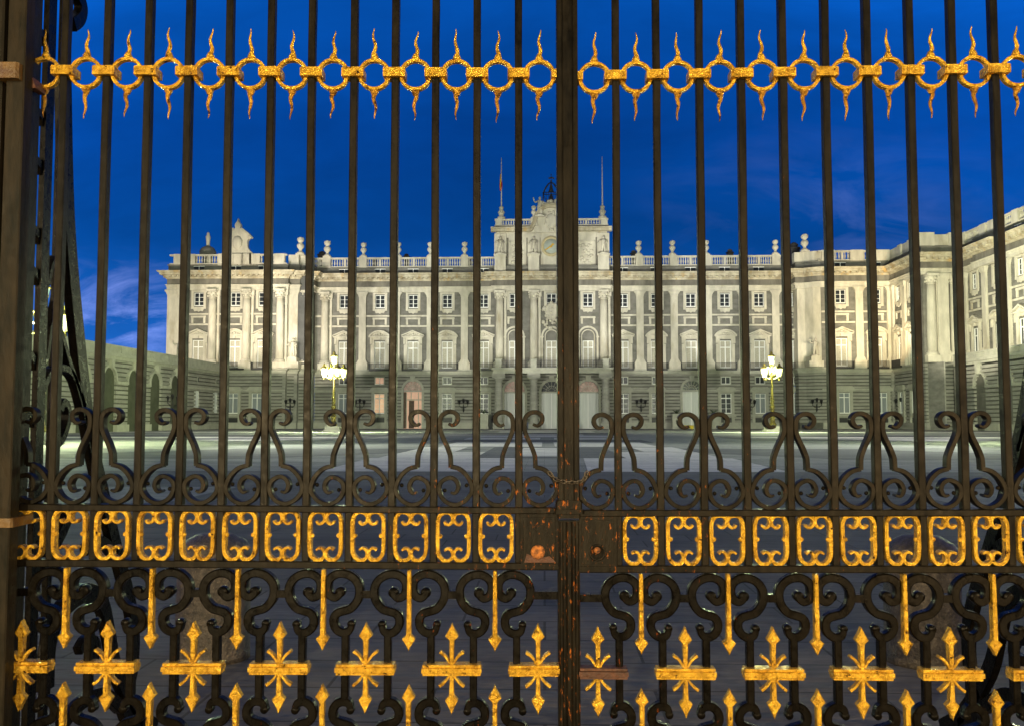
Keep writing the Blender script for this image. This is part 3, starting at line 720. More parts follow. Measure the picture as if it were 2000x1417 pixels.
# Doric porch carrying the long balcony
PQ = QC-4.2; MPq = FM(PQ)
b = MB(); fl = Z['floor']
b.box(CB0-.4, CB1+.4, -4.2, .9, fl-.35, fl, MPq); b.box(CB0-.1, CB1+.1, -4.2, .55, fl-1.0, fl-.35, MPq)
b.build('porch_slab', GRANL, PAL)
b = MB()
for c in colx:
    b.box(c-1.2, c+1.2, -.7, .55, fl-1.9, fl-1.0, MPq)
group_build(b, 'porch_bracket', GRAN, PAL)
def doric(p):
    b = MB(); M = FM(0); b.box(-1.0, 1.0, -1, 1, 0, 1.0, M)
    b.lathe([(.95, 1.0), (.95, 1.2), (.82, 1.35), (.76, 1.5), (.74, 5), (.64, fl-2.6), (.64, fl-2.5), (.75, fl-2.4), (.68, fl-2.3), (.9, fl-2.05), (.95, fl-1.9)], 20, (0, 0, 0), M)
    return b.build('porch_column', GRAN, p)
for c in colx:
    for dd in ((-.0,) if 1 else ()): place('dor', doric, PAL, MPq, c)
b = MB(); z1 = fl+1.35
edges = [CB0]+colx[1:3]+[CB1]
b.box(CB0, CB1, .72, .80, z1-.07, z1, MPq); b.box(CB0, CB1, .73, .79, fl+.1, fl+.16, MPq); b.box(CB0, CB1, .73, .79, fl+.65, fl+.69, MPq)
k = int((CB1-CB0)/.17)
for i in range(k+1): x = CB0+(CB1-CB0)*i/k; b.box(x-.02, x+.02, .74, .78, fl, z1-.05, MPq)
b.build('porch_railing', BIRON, PAL)
b = MB()
for c in colx: b.box(c-.55, c+.55, -.2, .86, fl, fl+1.45, MPq); b.box(c-.7, c+.7, -.3, .95, fl+1.45, fl+1.6, MPq)
group_build(b, 'porch_pedestal', GRANL, PAL)
# left pavilion
lw = [(385, 'tri'), (457, 'seg'), (512, 'tri')]; lus = [pl(x) for x, k in lw]
wall(up, ML, LP0, LP1, Z['floor'], Z['cap1'], win_ops_up(lus), course=.62, groove=.05)
ggw = [pl(x) for x in (400, 455, 502)]
wall(gr, ML, LP0, LP1, zg0, zg1, win_ops_gr(ggw, False), course=.62, groove=.19); lo_g.box(LP0, LP1, -.5, .3, -.2, zg0, ML)
for x, k in lw: u_ = pl(x); upper_win(PAL, ML, u_); main_win(PAL, ML, u_, k); panel(PAL, ML, u_); attic_win(PAL, ML, u_)
for u_ in ggw: ground_win(PAL, ML, u_, 'curtain')
for x in (413, 480, 546): column(PAL, ML, pl(x))
for x0, x1, qq, zz in ((LP1, LS1, QP+.9, 0), (LS1, LS2, QP+2.0, 0)):
    Mx = FM(qq); up.box(x0, x1, -2, 0, Z['floor'], Z['cap1'], Mx); wall(gr, Mx, x0, x1, zg0, zg1, course=.62, groove=.19); lo_g.box(x0, x1, -2, .3, -.2, zg0, Mx)
gr.box(LP1-.6, LP1+.01, QP+.05, QP+1.6, 0, zg1-.02); gr.box(LS1-.6, LS1+.01, QP+.95, QP+2.8, 0, zg1-.02)
b = pil_mb(1.5, .3); o = b.build('corner_pilaster', LIME, PAL); o.matrix_local = FM(QP) @ Matrix.Translation((pl(338)+.1, 0, 0)) @ FM(0).inverted()
o = pil_mb(.95, .25).build('corner_pilaster', LIME, PAL); o.matrix_local = FM(QP+.9) @ Matrix.Translation(((LP1+LS1)/2+.05, 0, 0)) @ FM(0).inverted()
column(PAL, FM(QP+2.2), (LS1+LS2)/2-.3)
up.box(LP0, LP0+.6, QP+.01, 200, Z['floor'], Z['cap1']); up.box(LS2-.6, LS2, QP+2, QM, Z['floor'], Z['cap1'])
gr.box(LS2-.6, LS2, QP+2, QM, 0, zg1)
for e0, e1 in ((LP0+3.2, pl(413)), (pl(413), pl(480)), (pl(480), pl(546))):
    for y in (616.5, 636.5): bd.box(e0, e1, -.1, .14, Zq(y)-.15, Zq(y)+.17, ML)
# right pavilion
rw = [(1645.5, 'tri'), (1714, 'seg')]; rus = [pl(x) for x, k in rw]
wall(up, ML, RP1+.6, RW, Z['floor'], Z['cap1'], win_ops_up(rus), course=.62, groove=.05)
grr = [pl(1649), pl(1722)]
wall(gr, ML, RP1+.6, RW, zg0, zg1, win_ops_gr(grr, False), course=.62, groove=.19); lo_g.box(RP1+.6, RW, -.5, .3, -.2, zg0, ML)
for x, k in rw: u_ = pl(x); upper_win(PAL, ML, u_); main_win(PAL, ML, u_, k); panel(PAL, ML, u_); attic_win(PAL, ML, u_)
for u_ in grr: ground_win(PAL, ML, u_, 'curtain')
pilaster(PAL, ML, pl(1680)+.1); pilaster(PAL, ML, pl(1745)-.2)
b = MB()
cp = [(RP0-.6, QM), (RP0-.6, QP+1.8), (RP0+.8, QP+1.8), (RP1-.6, QP+.6), (RP1+.6, QP), (RP1+.6, QM)]
b.prism([(x, y) for x, y in cp], 0, 1) if 0 else None
def vert_poly(mb, pts, z0, z1):
    n = len(pts); mb.add([(x, y, z0) for x, y in pts]+[(x, y, z1) for x, y in pts], [tuple(range(n)), tuple(range(n, 2*n))]+[(i, (i+1) % n, (i+1) % n+n, i+n) for i in range(n)])
vert_poly(b, cp, Z['floor'], Z['cap1']); b.build('corner_pier', LIME, PAL)
zz = zg0
while zz < zg1: vert_poly(gr, cp, zz, min(zg1, zz+.43)); zz += .62
gr.j = gr.j or MB(); vert_poly(gr.j, [(x+.1 if x < RP0+1 else x, y+.12) for x, y in cp], 0, zg1)
for y in (616.5, 636.5):
    for e0, e1 in ((RP1+.7, pl(1680)-.6), (pl(1680)+.8, pl(1745)-.8)): bd.box(e0, e1, -.1, .14, Zq(y)-.15, Zq(y)+.17, ML)
group_build(bd, 'string_course', LIME, PAL)
up.build('upper_wall', GREYS, PAL); gr.build('rusticated_wall', GRAN, PAL); group_build(lo_g, 'plinth', GRANL, PAL)
# string course and ground cornice along the whole front
b = MB(); gp = path[:]; 
sweep(b, gp[1:19], [(-.3, Zq(721)-.9), (.15, Zq(721)-.9), (.2, Zq(721)-.35), (.5, Zq(721)-.3), (.5, Zq(721)), (-.3, Zq(721))]); b.build('ground_cornice', GRANL, PAL)
b = MB(); z = Zq(762)
for M, a, c, sk in ((MM, LS2, CB0, [doors[0]]), (MM, CB1, RP0-.6, [doors[1]]), (ML, LP0, LP1, []), (ML, RP1+.6, RW, [])):
    x = a
    for d in sk+[None]:
        e = d-2.2 if d is not None else c
        b.box(x, e, -.1, .16, z-.13, z+.15, M); x = (d+2.2) if d is not None else c
group_build(b, 'impost_band', GRANL, PAL)
# balustrades
def mid(lst): return lst
z0, z1 = Z['att']+.05, Z['bal']
balustrade(PAL, LS2-.5, CB0, FM(QM-.0), z0, z1, [pm(x) for x in (636, 707, 773.5, 840, 907)], w=.1)
balustrade(PAL, CB1, RP0-1.4, FM(QM-.0), z0, z1, [pm(x) for x in (1251, 1318, 1385, 1452.5, 1519)], w=.1)
balustrade(PAL, LP0, LP1, ML, z0, z1, [LP0+1.8, pl(370)-.3, pl(443), pl(462), pl(478), pl(492)+.2, pl(543)], w=.1, wid=2.0)
balustrade(PAL, RP1+.2, RW, ML, z0, z1, [RP1+2.0, pl(1678), RW-1.5], w=.1, wid=2.4)
b = MB(); vert_poly(b, [(LP1, QP+.9), (LS1, QP+.9), (LS1, QP+2), (LS2, QP+2), (LS2, QP+3.4), (LP1, QP+3.4)], z0, z1+.05)
vert_poly(b, [(RP0-1, QP+1.7), (RP0+.8, QP+1.7), (RP1-.6, QP+.5), (RP1+.8, QP-.1), (RP1+.8, QP+3), (RP0-1, QP+3.4)], z0, z1+.05); group_build(b, 'corner_parapet', LIME, PAL)
# roof and back, so the block is solid from any side
b = MB(); b.box(LP0+.8, 84, QM+1, 215, 12, Z['cor1']+.3); b.box(LP0+.8, LS2-.8, QP+.9, QM+1.1, 12, Z['cor1']+.28); b.box(RP1, 84, 156.8+2, QM+1.1, 12, Z['cor1']+.26) if 0 else b.box(RP1+1.5, 84, QP+1, QM+1.1, 12, Z['cor1']+.26)
b.box(LP0+6, 60, QM+9, 205, Z['cor1'], Z['bal']-1.6); b.build('roof', ROOF, PAL)
# ------------------------------------------------- clock attic
AT0, AT1 = p_of(968, QC), p_of(1188, QC); zc0, zc1 = Z['cor1']+.05, Zq(447); MAt = FM(QC+.3)
b = MB(); b.box(AT0, AT1, -6, 0, zc0, zc1, MAt); b.build('attic_block', LIME, PAL)
b = MB()
for xa, xb in ((995, 1025), (1128, 1164)): 
    a, c = p_of(xa, QC), p_of(xb, QC); zt_, zb_ = Zq(472), Zq(520)
    for r_ in ((a, c, zb_, zb_+.25), (a, c, zt_-.25, zt_), (a, a+.25, zb_, zt_), (c-.25, c, zb_, zt_)): b.box(r_[0], r_[1], -.1, .16, r_[2], r_[3], MAt)
    random.seed(int(xa))
    for k in range(26): b.ball((a+.5+random.random()*(c-a-1), QC+.25, zb_+.5+random.random()*(zt_-zb_-1)), .12+random.random()*.16, 6, sx=1.6)
group_build(b, 'relief_panel', LIME, PAL, .4)
b = MB()
for xa, xb in ((986, 993), (1028, 1034), (1052, 1056), (1098, 1102), (1119, 1125), (1165, 1171)): b.box(p_of(xa, QC), p_of(xb, QC), -.1, .05, Zq(520), Zq(466), MAt)
b.box(AT0-.1, AT1+.1, -.1, .12, zc0, Zq(522), MAt); group_build(b, 'attic_recess', DARKS, PAL)
b = MB(); f = Zq(452)
def arcline(r, off=0):   # curved pediment over the clock
    pts = [(AX-7.4*.62-1.2, f+.1+off)]
    return pts
ped_l = [(AT0-.9, zc1-.4), (AX-4.6, zc1-.4), (AX-3.9, zc1-.1), (AX-3.3, zc1+.7), (AX-3.0, zc1+1.8), (AX-2.5, zc1+2.8), (AX-1.6, zc1+3.7), (AX-.6, zc1+4.1), (AX, zc1+4.15)]
ped = cat_rom(ped_l, 4); ped = ped+[(2*AX-x, z_) for x, z_ in ped[::-1][1:]]
def cornice_ribbon(mb, pts, th, y0, dd): mb.ribbon(pts, th, dd, y0=y0, ch=.02)
cornice_ribbon(b, ped, .75, QC-.75, 1.3); cornice_ribbon(b, [(x, z_+.28) for x, z_ in ped], .3, QC-1.05, 1.6)
b.build('attic_cornice', LIMED, PAL)
b = MB(); poly = [p for p in ped if abs(p[0]-AX) < 3.6]
b.prism([(poly[0][0], zc1-1)]+poly+[(poly[-1][0], zc1-1)], QC-.1, QC+1.2)
random.seed(11)
for k in range(60):
    a = random.random()*6.28; r = random.random()**.6; b.ball((AX+r*1.3*math.cos(a), QC-.2, zc1+1.2+r*1.9*math.sin(a)), .12+random.random()*.2, 6)
b.ball((AX, QC-.2, zc1+1.2), 1.1, 12, sz=1.35, sy=.3)
b.box(AX-2.2, AX+2.2, QC-.5, QC+1.2, zc1+4.2, zc1+4.7)
for k in range(30): b.ball((AX+random.uniform(-2.6, 2.6), QC-.3, zc1+4.3+random.random()*.9), .2+random.random()*.2, 6)
b.build('carved_pediment', LIME, PAL)
ck = MB().lathe([(.1, 0), (1.95, 0), (1.95, .2), (1.5, .3), (1.45, .12), (.1, .12)], 40, M=Matrix.Translation((AX, QC+.28, Zq(483))) @ Matrix.Rotation(R(90), 4, 'X')).build('clock', CLOCKR, PAL)
MB().lathe([(.05, .14), (1.42, .14), (1.42, .17), (.05, .17)], 32, M=Matrix.Translation((AX, QC+.28, Zq(483))) @ Matrix.Rotation(R(90), 4, 'X')).build('clock_face', CLOCKF, ck)
h_ = MB(); zcl = Zq(483)
h_.ribbon([(AX-1.15, zcl-.75), (AX+.55, zcl+.4)], .22, .06, y0=QC+.02, ch=.01); h_.ribbon([(AX+.3, zcl+.5), (AX-.2, zcl-.3)], .26, .06, y0=QC-.04, ch=.01); h_.ball((AX, QC+.02, zcl), .22, 8)
h_.build('clock_hands', GILT, ck)
balustrade(PAL, AT0-.2, p_of(1052, QC), FM(QC), Zq(444), Zq(430.5), [AT0+.6, p_of(1043, QC)], w=.0, wid=1.3)
balustrade(PAL, p_of(1104, QC), AT1+.2, FM(QC), Zq(444), Zq(430.5), [p_of(1111, QC), AT1-.6], w=.0, wid=1.3)
# statue pedestals on the attic
b = MB()
for x in (977, 1043, 1112, 1180):
    c = p_of(x, QC); b.box(c-1.05, c+1.05, 0, 1.2, zc0, Zq(500), MAt); b.box(c-1.2, c+1.2, 0, 1.35, Zq(503), Zq(499), MAt); b.box(c-1.15, c+1.15, -.1, .35, Zq(500), Zq(458), MAt)
group_build(b, 'statue_pedestal', LIME, PAL)

# scroll-topped gable of the left pavilion
gx = pl(459); b = MB()
gp_ = cat_rom([(gx-3.4, z1), (gx-2.6, z1+.5), (gx-2.0, z1+1.3), (gx-1.9, z1+2.6), (gx-2.4, z1+3.3), (gx-1.9, z1+3.9), (gx-.9, z1+4.6), (gx-.5, z1+5.0), (gx-.55, z1+5.7), (gx-.15, z1+6.3), (gx, z1+6.9)], 4)
b.prism(gp_+[(2*gx-x, z_) for x, z_ in gp_[::-1][1:]], QP-.2, QP+.8)
for sg in (-1, 1): b.ribbon([(gx+sg*2.6, z1+3.2), (gx+sg*1.9, z1+4.0), (gx+sg*.7, z1+4.9)], .4, 1.3, y0=QP-.45, ch=.03); b.ball((gx+sg*2.35, QP-.2, z1+3.3), .45, 8)
b.ball((gx, QP-.3, z1+2.2), 1.0, 10, sz=1.3, sy=.4); b.box(gx-3.6, gx+3.6, QP-.4, QP+.9, z1-2.1, z1+.1)
b.build('scroll_gable', LIME, PAL)

# ------------------------------------------------- east wing (right edge)
ups = MB(); grs = MB()
# return wall and projecting block with giant columns
Ma = SMl(RW, QP); ln_a = QP-158.8
wall(ups, Ma, 0, ln_a, Z['floor'], Z['cap1'], win_ops_up([3.6, 9.0]), course=.62, groove=.05)
wall(grs, Ma, 0, ln_a, zg0, zg1, win_ops_gr([3.6, 9.0], False), course=.62, groove=.19)
grs.box(0, ln_a+2.6, -.5, .3, -.2, zg0, Ma); grs.box(RW+.4, RW+.6, 150, QP, 0, zg1-.3); grs.box(RW-.35, RW+.45, QP-.18, QP+.45, 0, zg1-.05)
for u_, k in ((3.6, 'tri'), (9.0, 'seg')): upper_win(WING, Ma, u_); main_win(WING, Ma, u_, k, rail=(u_ < 5)); panel(WING, Ma, u_); ground_win(WING, Ma, u_, 'curtain')
pilaster(WING, Ma, .8); pilaster(WING, Ma, 6.3)
Mb_ = FM(156.2); ups.box(RW-.1, 69, -3, 0, Z['floor'], Z['cap1'], Mb_); wall(grs, Mb_, RW-.1, 69, .02, zg1, course=.62, groove=.19, depth=2.0); grs.box(RW-.12, 66.0, -.5, .2, 0, 1.1, Mb_)
column(WING, Mb_, RW+1.1); column(WING, Mb_, RW+5.0)
o = pil_mb(.9, .5).build('corner_pilaster', LIME, WING); o.matrix_local = Mb_ @ Matrix.Translation((RW+3.05, 0, 0)) @ FM(0).inverted()
Mw = SMl(69.0, 156.2)
wu = [4.0, 11.4, 18.6, 25.8, 33.0, 40.2, 47.0]
wall(ups, Mw, 0, 52.2, Z['floor'], Z['cap1'], win_ops_up(wu), course=.62, groove=.05)
for i, u_ in enumerate(wu): upper_win(WING, Mw, u_); panel(WING, Mw, u_); main_win(WING, Mw, u_, 'tri' if i % 2 == 0 else 'seg', rail=False, dark=True); attic_win(WING, Mw, u_)
for u_ in (.8, 7.6, 15.0, 22.2, 29.4, 36.6, 43.8, 51.2): pilaster(WING, Mw, u_)
b = MB()
for y in (616.5, 636.5): b.box(1.5, 51.9, -.1, .13, Zq(y)-.15, Zq(y)+.17, Mw)
group_build(b, 'string_course', LIME, WING)
ups.build('upper_wall', GREYS, WING)
balustrade(WING, 0, 52.2, Mw, z0, z1, [1.2, 8.2, 11.0, 18.4, 25.6, 32.8, 40, 47.2, 51.2], w=.2, wid=1.9)
b = MB(); b.box(RW-.2, 69.4, 155.9, 157.2, z0, z1); b.box(RW-.15, RW+.8, 157.2, QP, z0, z1-.02); b.box(RW-.7, RW+1.8, 155.5, 157.4, z0, z1+.3); b.box(RW+4.2, RW+6.2, 155.5, 157.2, z0, z1+.25); [b.box(RW-.45, RW, q_, q_+1.6, z0, z1+.05) for q_ in (160, 164.5)]; b.build('corner_parapet', LIME, WING)
b = MB(); b.box(70, 96, 104.8, 158, 12, Z['cor1']+.3); b.box(RW+.7, 84, 157, QP+4, 12, Z['cor1']+.28); b.build('roof', ROOF, WING)
# arcaded ground storey in front of the wing, carrying a terrace
TP = 66.0; Mt = SMl(TP, 153.5); tz = Zq(721)-.1
ar = [8.2+8.1*i for i in range(6)]
wall(grs, Mt, 0, 52, .9, tz-.9, [(a-1.9, a+1.9, .9, 6.9, True) for a in ar], course=.62, groove=.19, depth=1.0)
grs.box(TP+.0, TP+3.2, 153.5, 154.1, 0, tz-.9); grs.box(TP+1.0, TP+1.2, 101.5, 153.4, 0, tz-1)
grs.build('rusticated_wall', GRAN, WING)
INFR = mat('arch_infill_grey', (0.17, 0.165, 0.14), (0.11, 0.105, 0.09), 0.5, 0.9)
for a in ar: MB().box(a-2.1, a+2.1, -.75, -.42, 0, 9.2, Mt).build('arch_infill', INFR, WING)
def arcade_trim(par, M, ar_, ln, tz, par_h, solid_every=0):
    b = MB(); sw = .5
    b.box(0, ln, -1, .55, tz-.35, tz, M); b.box(0, ln, -1, .3, tz-.75, tz-.35, M)
    e = [0]+[x for a in ar_ for x in (a-2.05, a+2.05)]+[ln]
    for a, c in zip(e[::2], e[1::2]):
        if c-a > .3: b.box(a-.1, c+.1, -1, .16, 6.6, 7.0, M); b.box(a-.15, c+.15, -1.02, .3, -.1, 1.0, M)
    n = 14
    for a in ar_:
        for k in range(n):
            t0, t1 = math.pi*k/n, math.pi*(k+1)/n
            b.prism([(a+2.25*math.cos(t0), 6.95+2.25*math.sin(t0)), (a+2.25*math.cos(t1), 6.95+2.25*math.sin(t1)), (a+1.9*math.cos(t1), 6.95+1.9*math.sin(t1)), (a+1.9*math.cos(t0), 6.95+1.9*math.sin(t0))], -.3, .12, M)
        b.prism([(a-.28, 8.7), (a+.28, 8.7), (a+.45, tz-.75), (a-.45, tz-.75)], -.3, .5, M)
    b.build('arcade_trim', GRANL, par)
    b = MB(); x = 0; i = 0
    b.box(0, ln, -.1, .3, tz+par_h-.25, tz+par_h, M); b.box(0, ln, -.1, .26, tz, tz+.2, M)
    while x < ln-.5:
        b.box(x, min(ln, x+2.6), -.06, .22, tz, tz+par_h-.05, M)
        x2 = x+2.6
        for j in range(7):
            if x2+.3+j*.36 < ln: b.box(x2+.2+j*.36, x2+.36+j*.36, .02, .16, tz+.1, tz+par_h-.1, M)
        x += 5.3
    b.build('parapet', GRANL, par)
arcade_trim(WING, Mt, ar, 52, tz, 1.15)
MB().box(TP, 70, 101.5, 156, tz-.3, tz-.02).build('terrace', GRANL, WING)
# ------------------------------------------------- left arcade
LPp = -60.6; Mr = SMr(LPp, 84); ln = 150.5-84; tzl = 10.6
arl = [x-84-3.6 for x in [p for p in (89.6, 97.1, 104.6, 112.1, 119.6, 127.1, 134.6, 142.1, 149.6)]]
b = MB(); wall(b, Mr, 0, ln, .9, tzl-.7, [(a-1.9, a+1.9, .9, 6.9, True) for a in arl], course=.62, groove=.19, depth=.6)
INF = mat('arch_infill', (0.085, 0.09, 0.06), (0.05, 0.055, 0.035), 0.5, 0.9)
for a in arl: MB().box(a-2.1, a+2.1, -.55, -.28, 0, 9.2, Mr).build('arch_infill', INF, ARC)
b.box(LPp-1.5, LPp-1.3, 84, 150.5, 0, tzl-1); b.box(LPp-8, LPp, 84, 84.7, 0, tzl-.4); b.box(LPp-8, LPp-7.5, 84.7, 150.5, 0, tzl-.4)
# plain wall with shuttered windows joining the arcade to the palace
Mj = SMr(LPp+.0, 150.5); wall(b, Mj, 0, 20, .9, tzl-.7, [(a-1, a+1, 2.9, 6.6, False) for a in (5.0, 14.0)], course=.62, groove=.19)
b.build('rusticated_wall', GRAN, ARC)
arcade_trim(ARC, Mr, arl, ln, tzl, 1.25)
b = MB(); b.box(0, 20, -.6, .5, tzl-.35, tzl, Mj); b.box(0, 20, -.6, .25, tzl-.7, tzl-.35, Mj); b.box(0, 20, -.5, .16, 6.9, 7.2, Mj); b.box(0, 20, -.5, .3, -.1, .9, Mj); b.box(0, 20, -.1, .25, tzl, tzl+1.2, Mj)
b.build('wall_trim', GRANL, ARC)
for a in (5.0, 14.0):
    MB().box(a-1, a+1, -.35, -.25, 2.9, 6.6, Mj).build('shutter', CURT, ARC)
    k = MB(); [k.box(a+x, a+x+.1, -.26, -.2, 2.9, 6.6, Mj) for x in (-1, -.55, -.1, .35, .8)]; k.build('shutter_frame', WHITE, ARC)
    k = MB(); k.box(a-.3, a+.3, -.1, .04, 8.0, 9.0, Mj); s_ = k.build('slit_window', GRANL, ARC); MB().box(a-.18, a+.18, 0, .06, 8.1, 8.9, Mj).build('pane', GLASS, s_)
MB().box(LPp-8, LPp, 84, 170.4, tzl-.5, tzl-.3).build('roof', ROOF, ARC)

# ------------------------------------------------- loose things on the roofs
urn_prof = [(.05, 0), (.62, 0), (.62, .3), (.35, .45), (.26, .75), (.3, .9), (.62, 1.35), (.66, 1.7), (.5, 2.0), (.45, 2.05), (.3, 2.2), (.32, 2.3), (.52, 2.5), (.6, 2.75), (.52, 3.05), (.25, 3.3), (.02, 3.35)]
uh = Z['urn']-Z['bal']
def make_urn():
    t = thing('roof_urn', '', 'urn', group='stone urns along the roof balustrade')
    b = MB(); b.box(-.72, .72, -.5, .5, 0, .25); b.lathe([(r, .2+z*.88) for r, z in urn_prof], 12); b.build('vase', LIME, t)
    f = MB(); random.seed(5)
    for k in range(16): a = random.random()*6.28; f.ball((.42*math.cos(a), .42*math.sin(a), 2.5+random.random()*.45), .2, 6)
    f.build('carved_flowers', LIME, t); return t
urns = [(583, QP+1.4, 1.18, 'on the left pavilion corner'), (636, QM-.1, 1.15, 'above the fluted column left of the far left lamp'), (707.5, QM-.1, 1, 'second along the left roof range'), (776, QM-.1, 1, 'third along the left roof range, half behind a bar'), (839, QM-.1, 1, 'fourth along the left roof range'), (906.5, QM-.1, 1, 'nearest the clock attic on its left'),
        (1249.5, QM-.1, 1, 'nearest the clock attic on its right'), (1316, QM-.1, 1, 'second to the right of the clock attic'), (1382.5, QM-.1, 1, 'third to the right of the clock attic'), (1519, QM-.1, 1, 'fourth to the right of the clock attic, half behind a bar'), (1577, QP+1.6, 1.18, 'on the right pavilion corner')]
t0 = None
for px, q, s, lb in urns:
    t = t0 if t0 is None else dup(t0)
    if t is None: t = t0 = make_urn()
    t['label'] = 'carved stone urn '+lb
    t.location = pw(p_of(px, q), q, Z['bal']+.05); t.scale = (s*uh/3.2,)*3; t.rotation_euler = (0, 0, -A)
for px, lb in ((1043, 'on the left half of the clock attic balustrade'), (1112, 'on the right half of the clock attic balustrade, behind the centre post')):
    t = dup(t0); t['label'] = 'small stone urn '+lb; t.location = pw(p_of(px, QC), QC, Zq(430.5)); t.scale = (.82,)*3
def statue(name, label, h, loc, rz=0, arm='up', seat=False):
    t = thing(name, label, 'statue', loc, rz, None)
    b = MB(); s = h/1.8
    # draped figure: one leg forward, torso twisted, cloak at the side
    def T(pts, r, n=10): b.tube([tuple(c*s for c in p) for p in pts], [x*s for x in r], n)
    T([(-.12, .0, 0), (-.13, -.02, .45), (-.08, 0, .9), (0, 0, 1.0)], [.11, .12, .17, .19])
    T([(.15, -.12, 0), (.14, -.14, .45), (.08, -.03, .9), (0, 0, 1.02)], [.10, .12, .16, .18])
    T([(0, 0, .85), (.0, .0, 1.1), (.02, 0, 1.35), (.02, 0, 1.47), (.02, 0, 1.56)], [.23, .19, .24, .16, .07], 12)
    T([(.2, .1, .02), (.27, .08, .5), (.25, .08, 1.0), (.2, .06, 1.4)], [.16, .13, .10, .07])
    T([(-.22, 0, 1.42), (-.42, -.05, 1.3), (-.55, -.2, 1.42 if arm == 'up' else 1.1), (-.6, -.25, 1.75 if arm == 'up' else .95)], [.09, .07, .055, .05], 8)
    T([(.25, 0, 1.42), (.38, -.05, 1.18), (.24, -.22, 1.08)], [.09, .07, .05], 8)
    b.ball((.02*s, -.02*s, 1.68*s), .115*s, 12, sz=1.25); b.ball((.02*s, .03*s, 1.74*s), .125*s, 10)
    b.build('figure', LIME, t)
    p = MB(); p.lathe([(.3*s, -.02), (.42*s, -.02), (.42*s, .12*s), (.36*s, .14*s)], 14); p.box(-.45*s, .45*s, -.4*s, .4*s, -.12*s, 0); p.build('base', LIME, t)
    return t
ATT = 'stone statue on the clock attic, '
for px, lb, a_ in ((977, 'leftmost, arm held out', 'out'), (1043, 'just left of the clock', 'down'), (1112, 'behind the centre post right of the clock', 'down'), (1180, 'rightmost', 'down')):
    statue('statue', ATT+lb, Zq(466)-Zq(499), pw(p_of(px, QC), QC-.5, Zq(499)), -A, a_ if a_ != 'out' else 'down')
statue('statue', 'stone figure with raised arm sitting left above the clock pediment', 3.6, pw(AX-2.2, QC-.3, Zq(425)), -A, 'up')
statue('statue', 'stone figure right above the clock pediment, behind the centre post', 3.6, pw(AX+2.2, QC-.3, Zq(425)), -A, 'down')
b = MB()
statue('statue', 'large stone statue on the left pavilion corner at balcony level', Zq(659, 170)-Zq(696, 170), pw(pl(572), QP-.6, Zq(697, 170)), -A, 'down')
statue('statue', 'large stone statue on the right pavilion corner at balcony level', Zq(662, 170)-Zq(696, 170), pw(pl(1590), QP-1.2, Zq(697, 170)), -A, 'up')
b = MB(); 
for px, dq in ((572, .9), (1590, 1.5)):
    c = pl(px); b.box(c-1.3, c+1.3, QP-dq-.5, QP+.9, Z['floor'], Zq(706, 170)); b.box(c-.9, c+.9, QP-dq-.3, QP+.9, Zq(706, 170), Zq(698, 170))
group_build(b, 'statue_plinth', LIME, PAL)
statue('statue', 'small stone statue standing on the arcade parapet against the sky', 2.6, pw(LPp-.1, 147.3, tzl+1.25), -A, 'up')
# pot bellied roof ornament left of the gable, chimneys
t = thing('roof_ornament', 'grey domed roof ornament with a slim figure, left of the scroll gable', 'roof ornament', pw(pl(391), QP+2.5, z1-1.2), -A)
MB().lathe([(.9, 0), (.9, 1.4), (1.5, 1.6), (1.6, 2.2), (1.2, 2.9), (.5, 3.3), (.3, 3.4)], 12).build('dome', GREYS, t); statue_m = MB().lathe([(.35, 3.3), (.35, 3.9), (.42, 4.6), (.5, 5.1), (.3, 5.4), (.28, 5.8), (.1, 6.0)], 10).build('finial', LIME, t)
for i, (px, hh, w_, lb) in enumerate(((626, 1.9, .9, 'beside the urn at the left pavilion'), (729, .6, .5, 'small and low, right of the second left urn'), (792, 1.3, .6, 'behind the left roof balustrade'), (914, .5, .7, 'low, beside the urn nearest the clock attic'), (1240, 1.7, .7, 'beside the urn right of the clock attic'), (1429.5, 1.8, .7, 'with a knobbed top behind the right roof balustrade'), (1556, 3.0, 1.1, 'large and dark beside the right pavilion urn'), (1717, .9, .5, 'square, on the right pavilion roof'))):
    q = QM+3 if px not in (1717,) else QP+3
    t = thing('chimney', 'dark chimney '+lb, 'chimney', pw(p_of(px, q), q, z1-2.2), -A, 'dark chimneys behind the roof balustrade')
    b = MB(); b.box(-w_*.75, w_*.75, -w_, w_, -2, 2.2+hh*.55); b.build('stack', CHIM, t)
    b = MB(); b.lathe([(w_*1.1, 2.2+hh*.55), (w_*1.2, 2.2+hh*.65), (w_*.6, 2.2+hh*.72), (w_*.8, 2.2+hh*.85), (w_*.3, 2.2+hh)], 8); b.build('cap', CHIM, t)
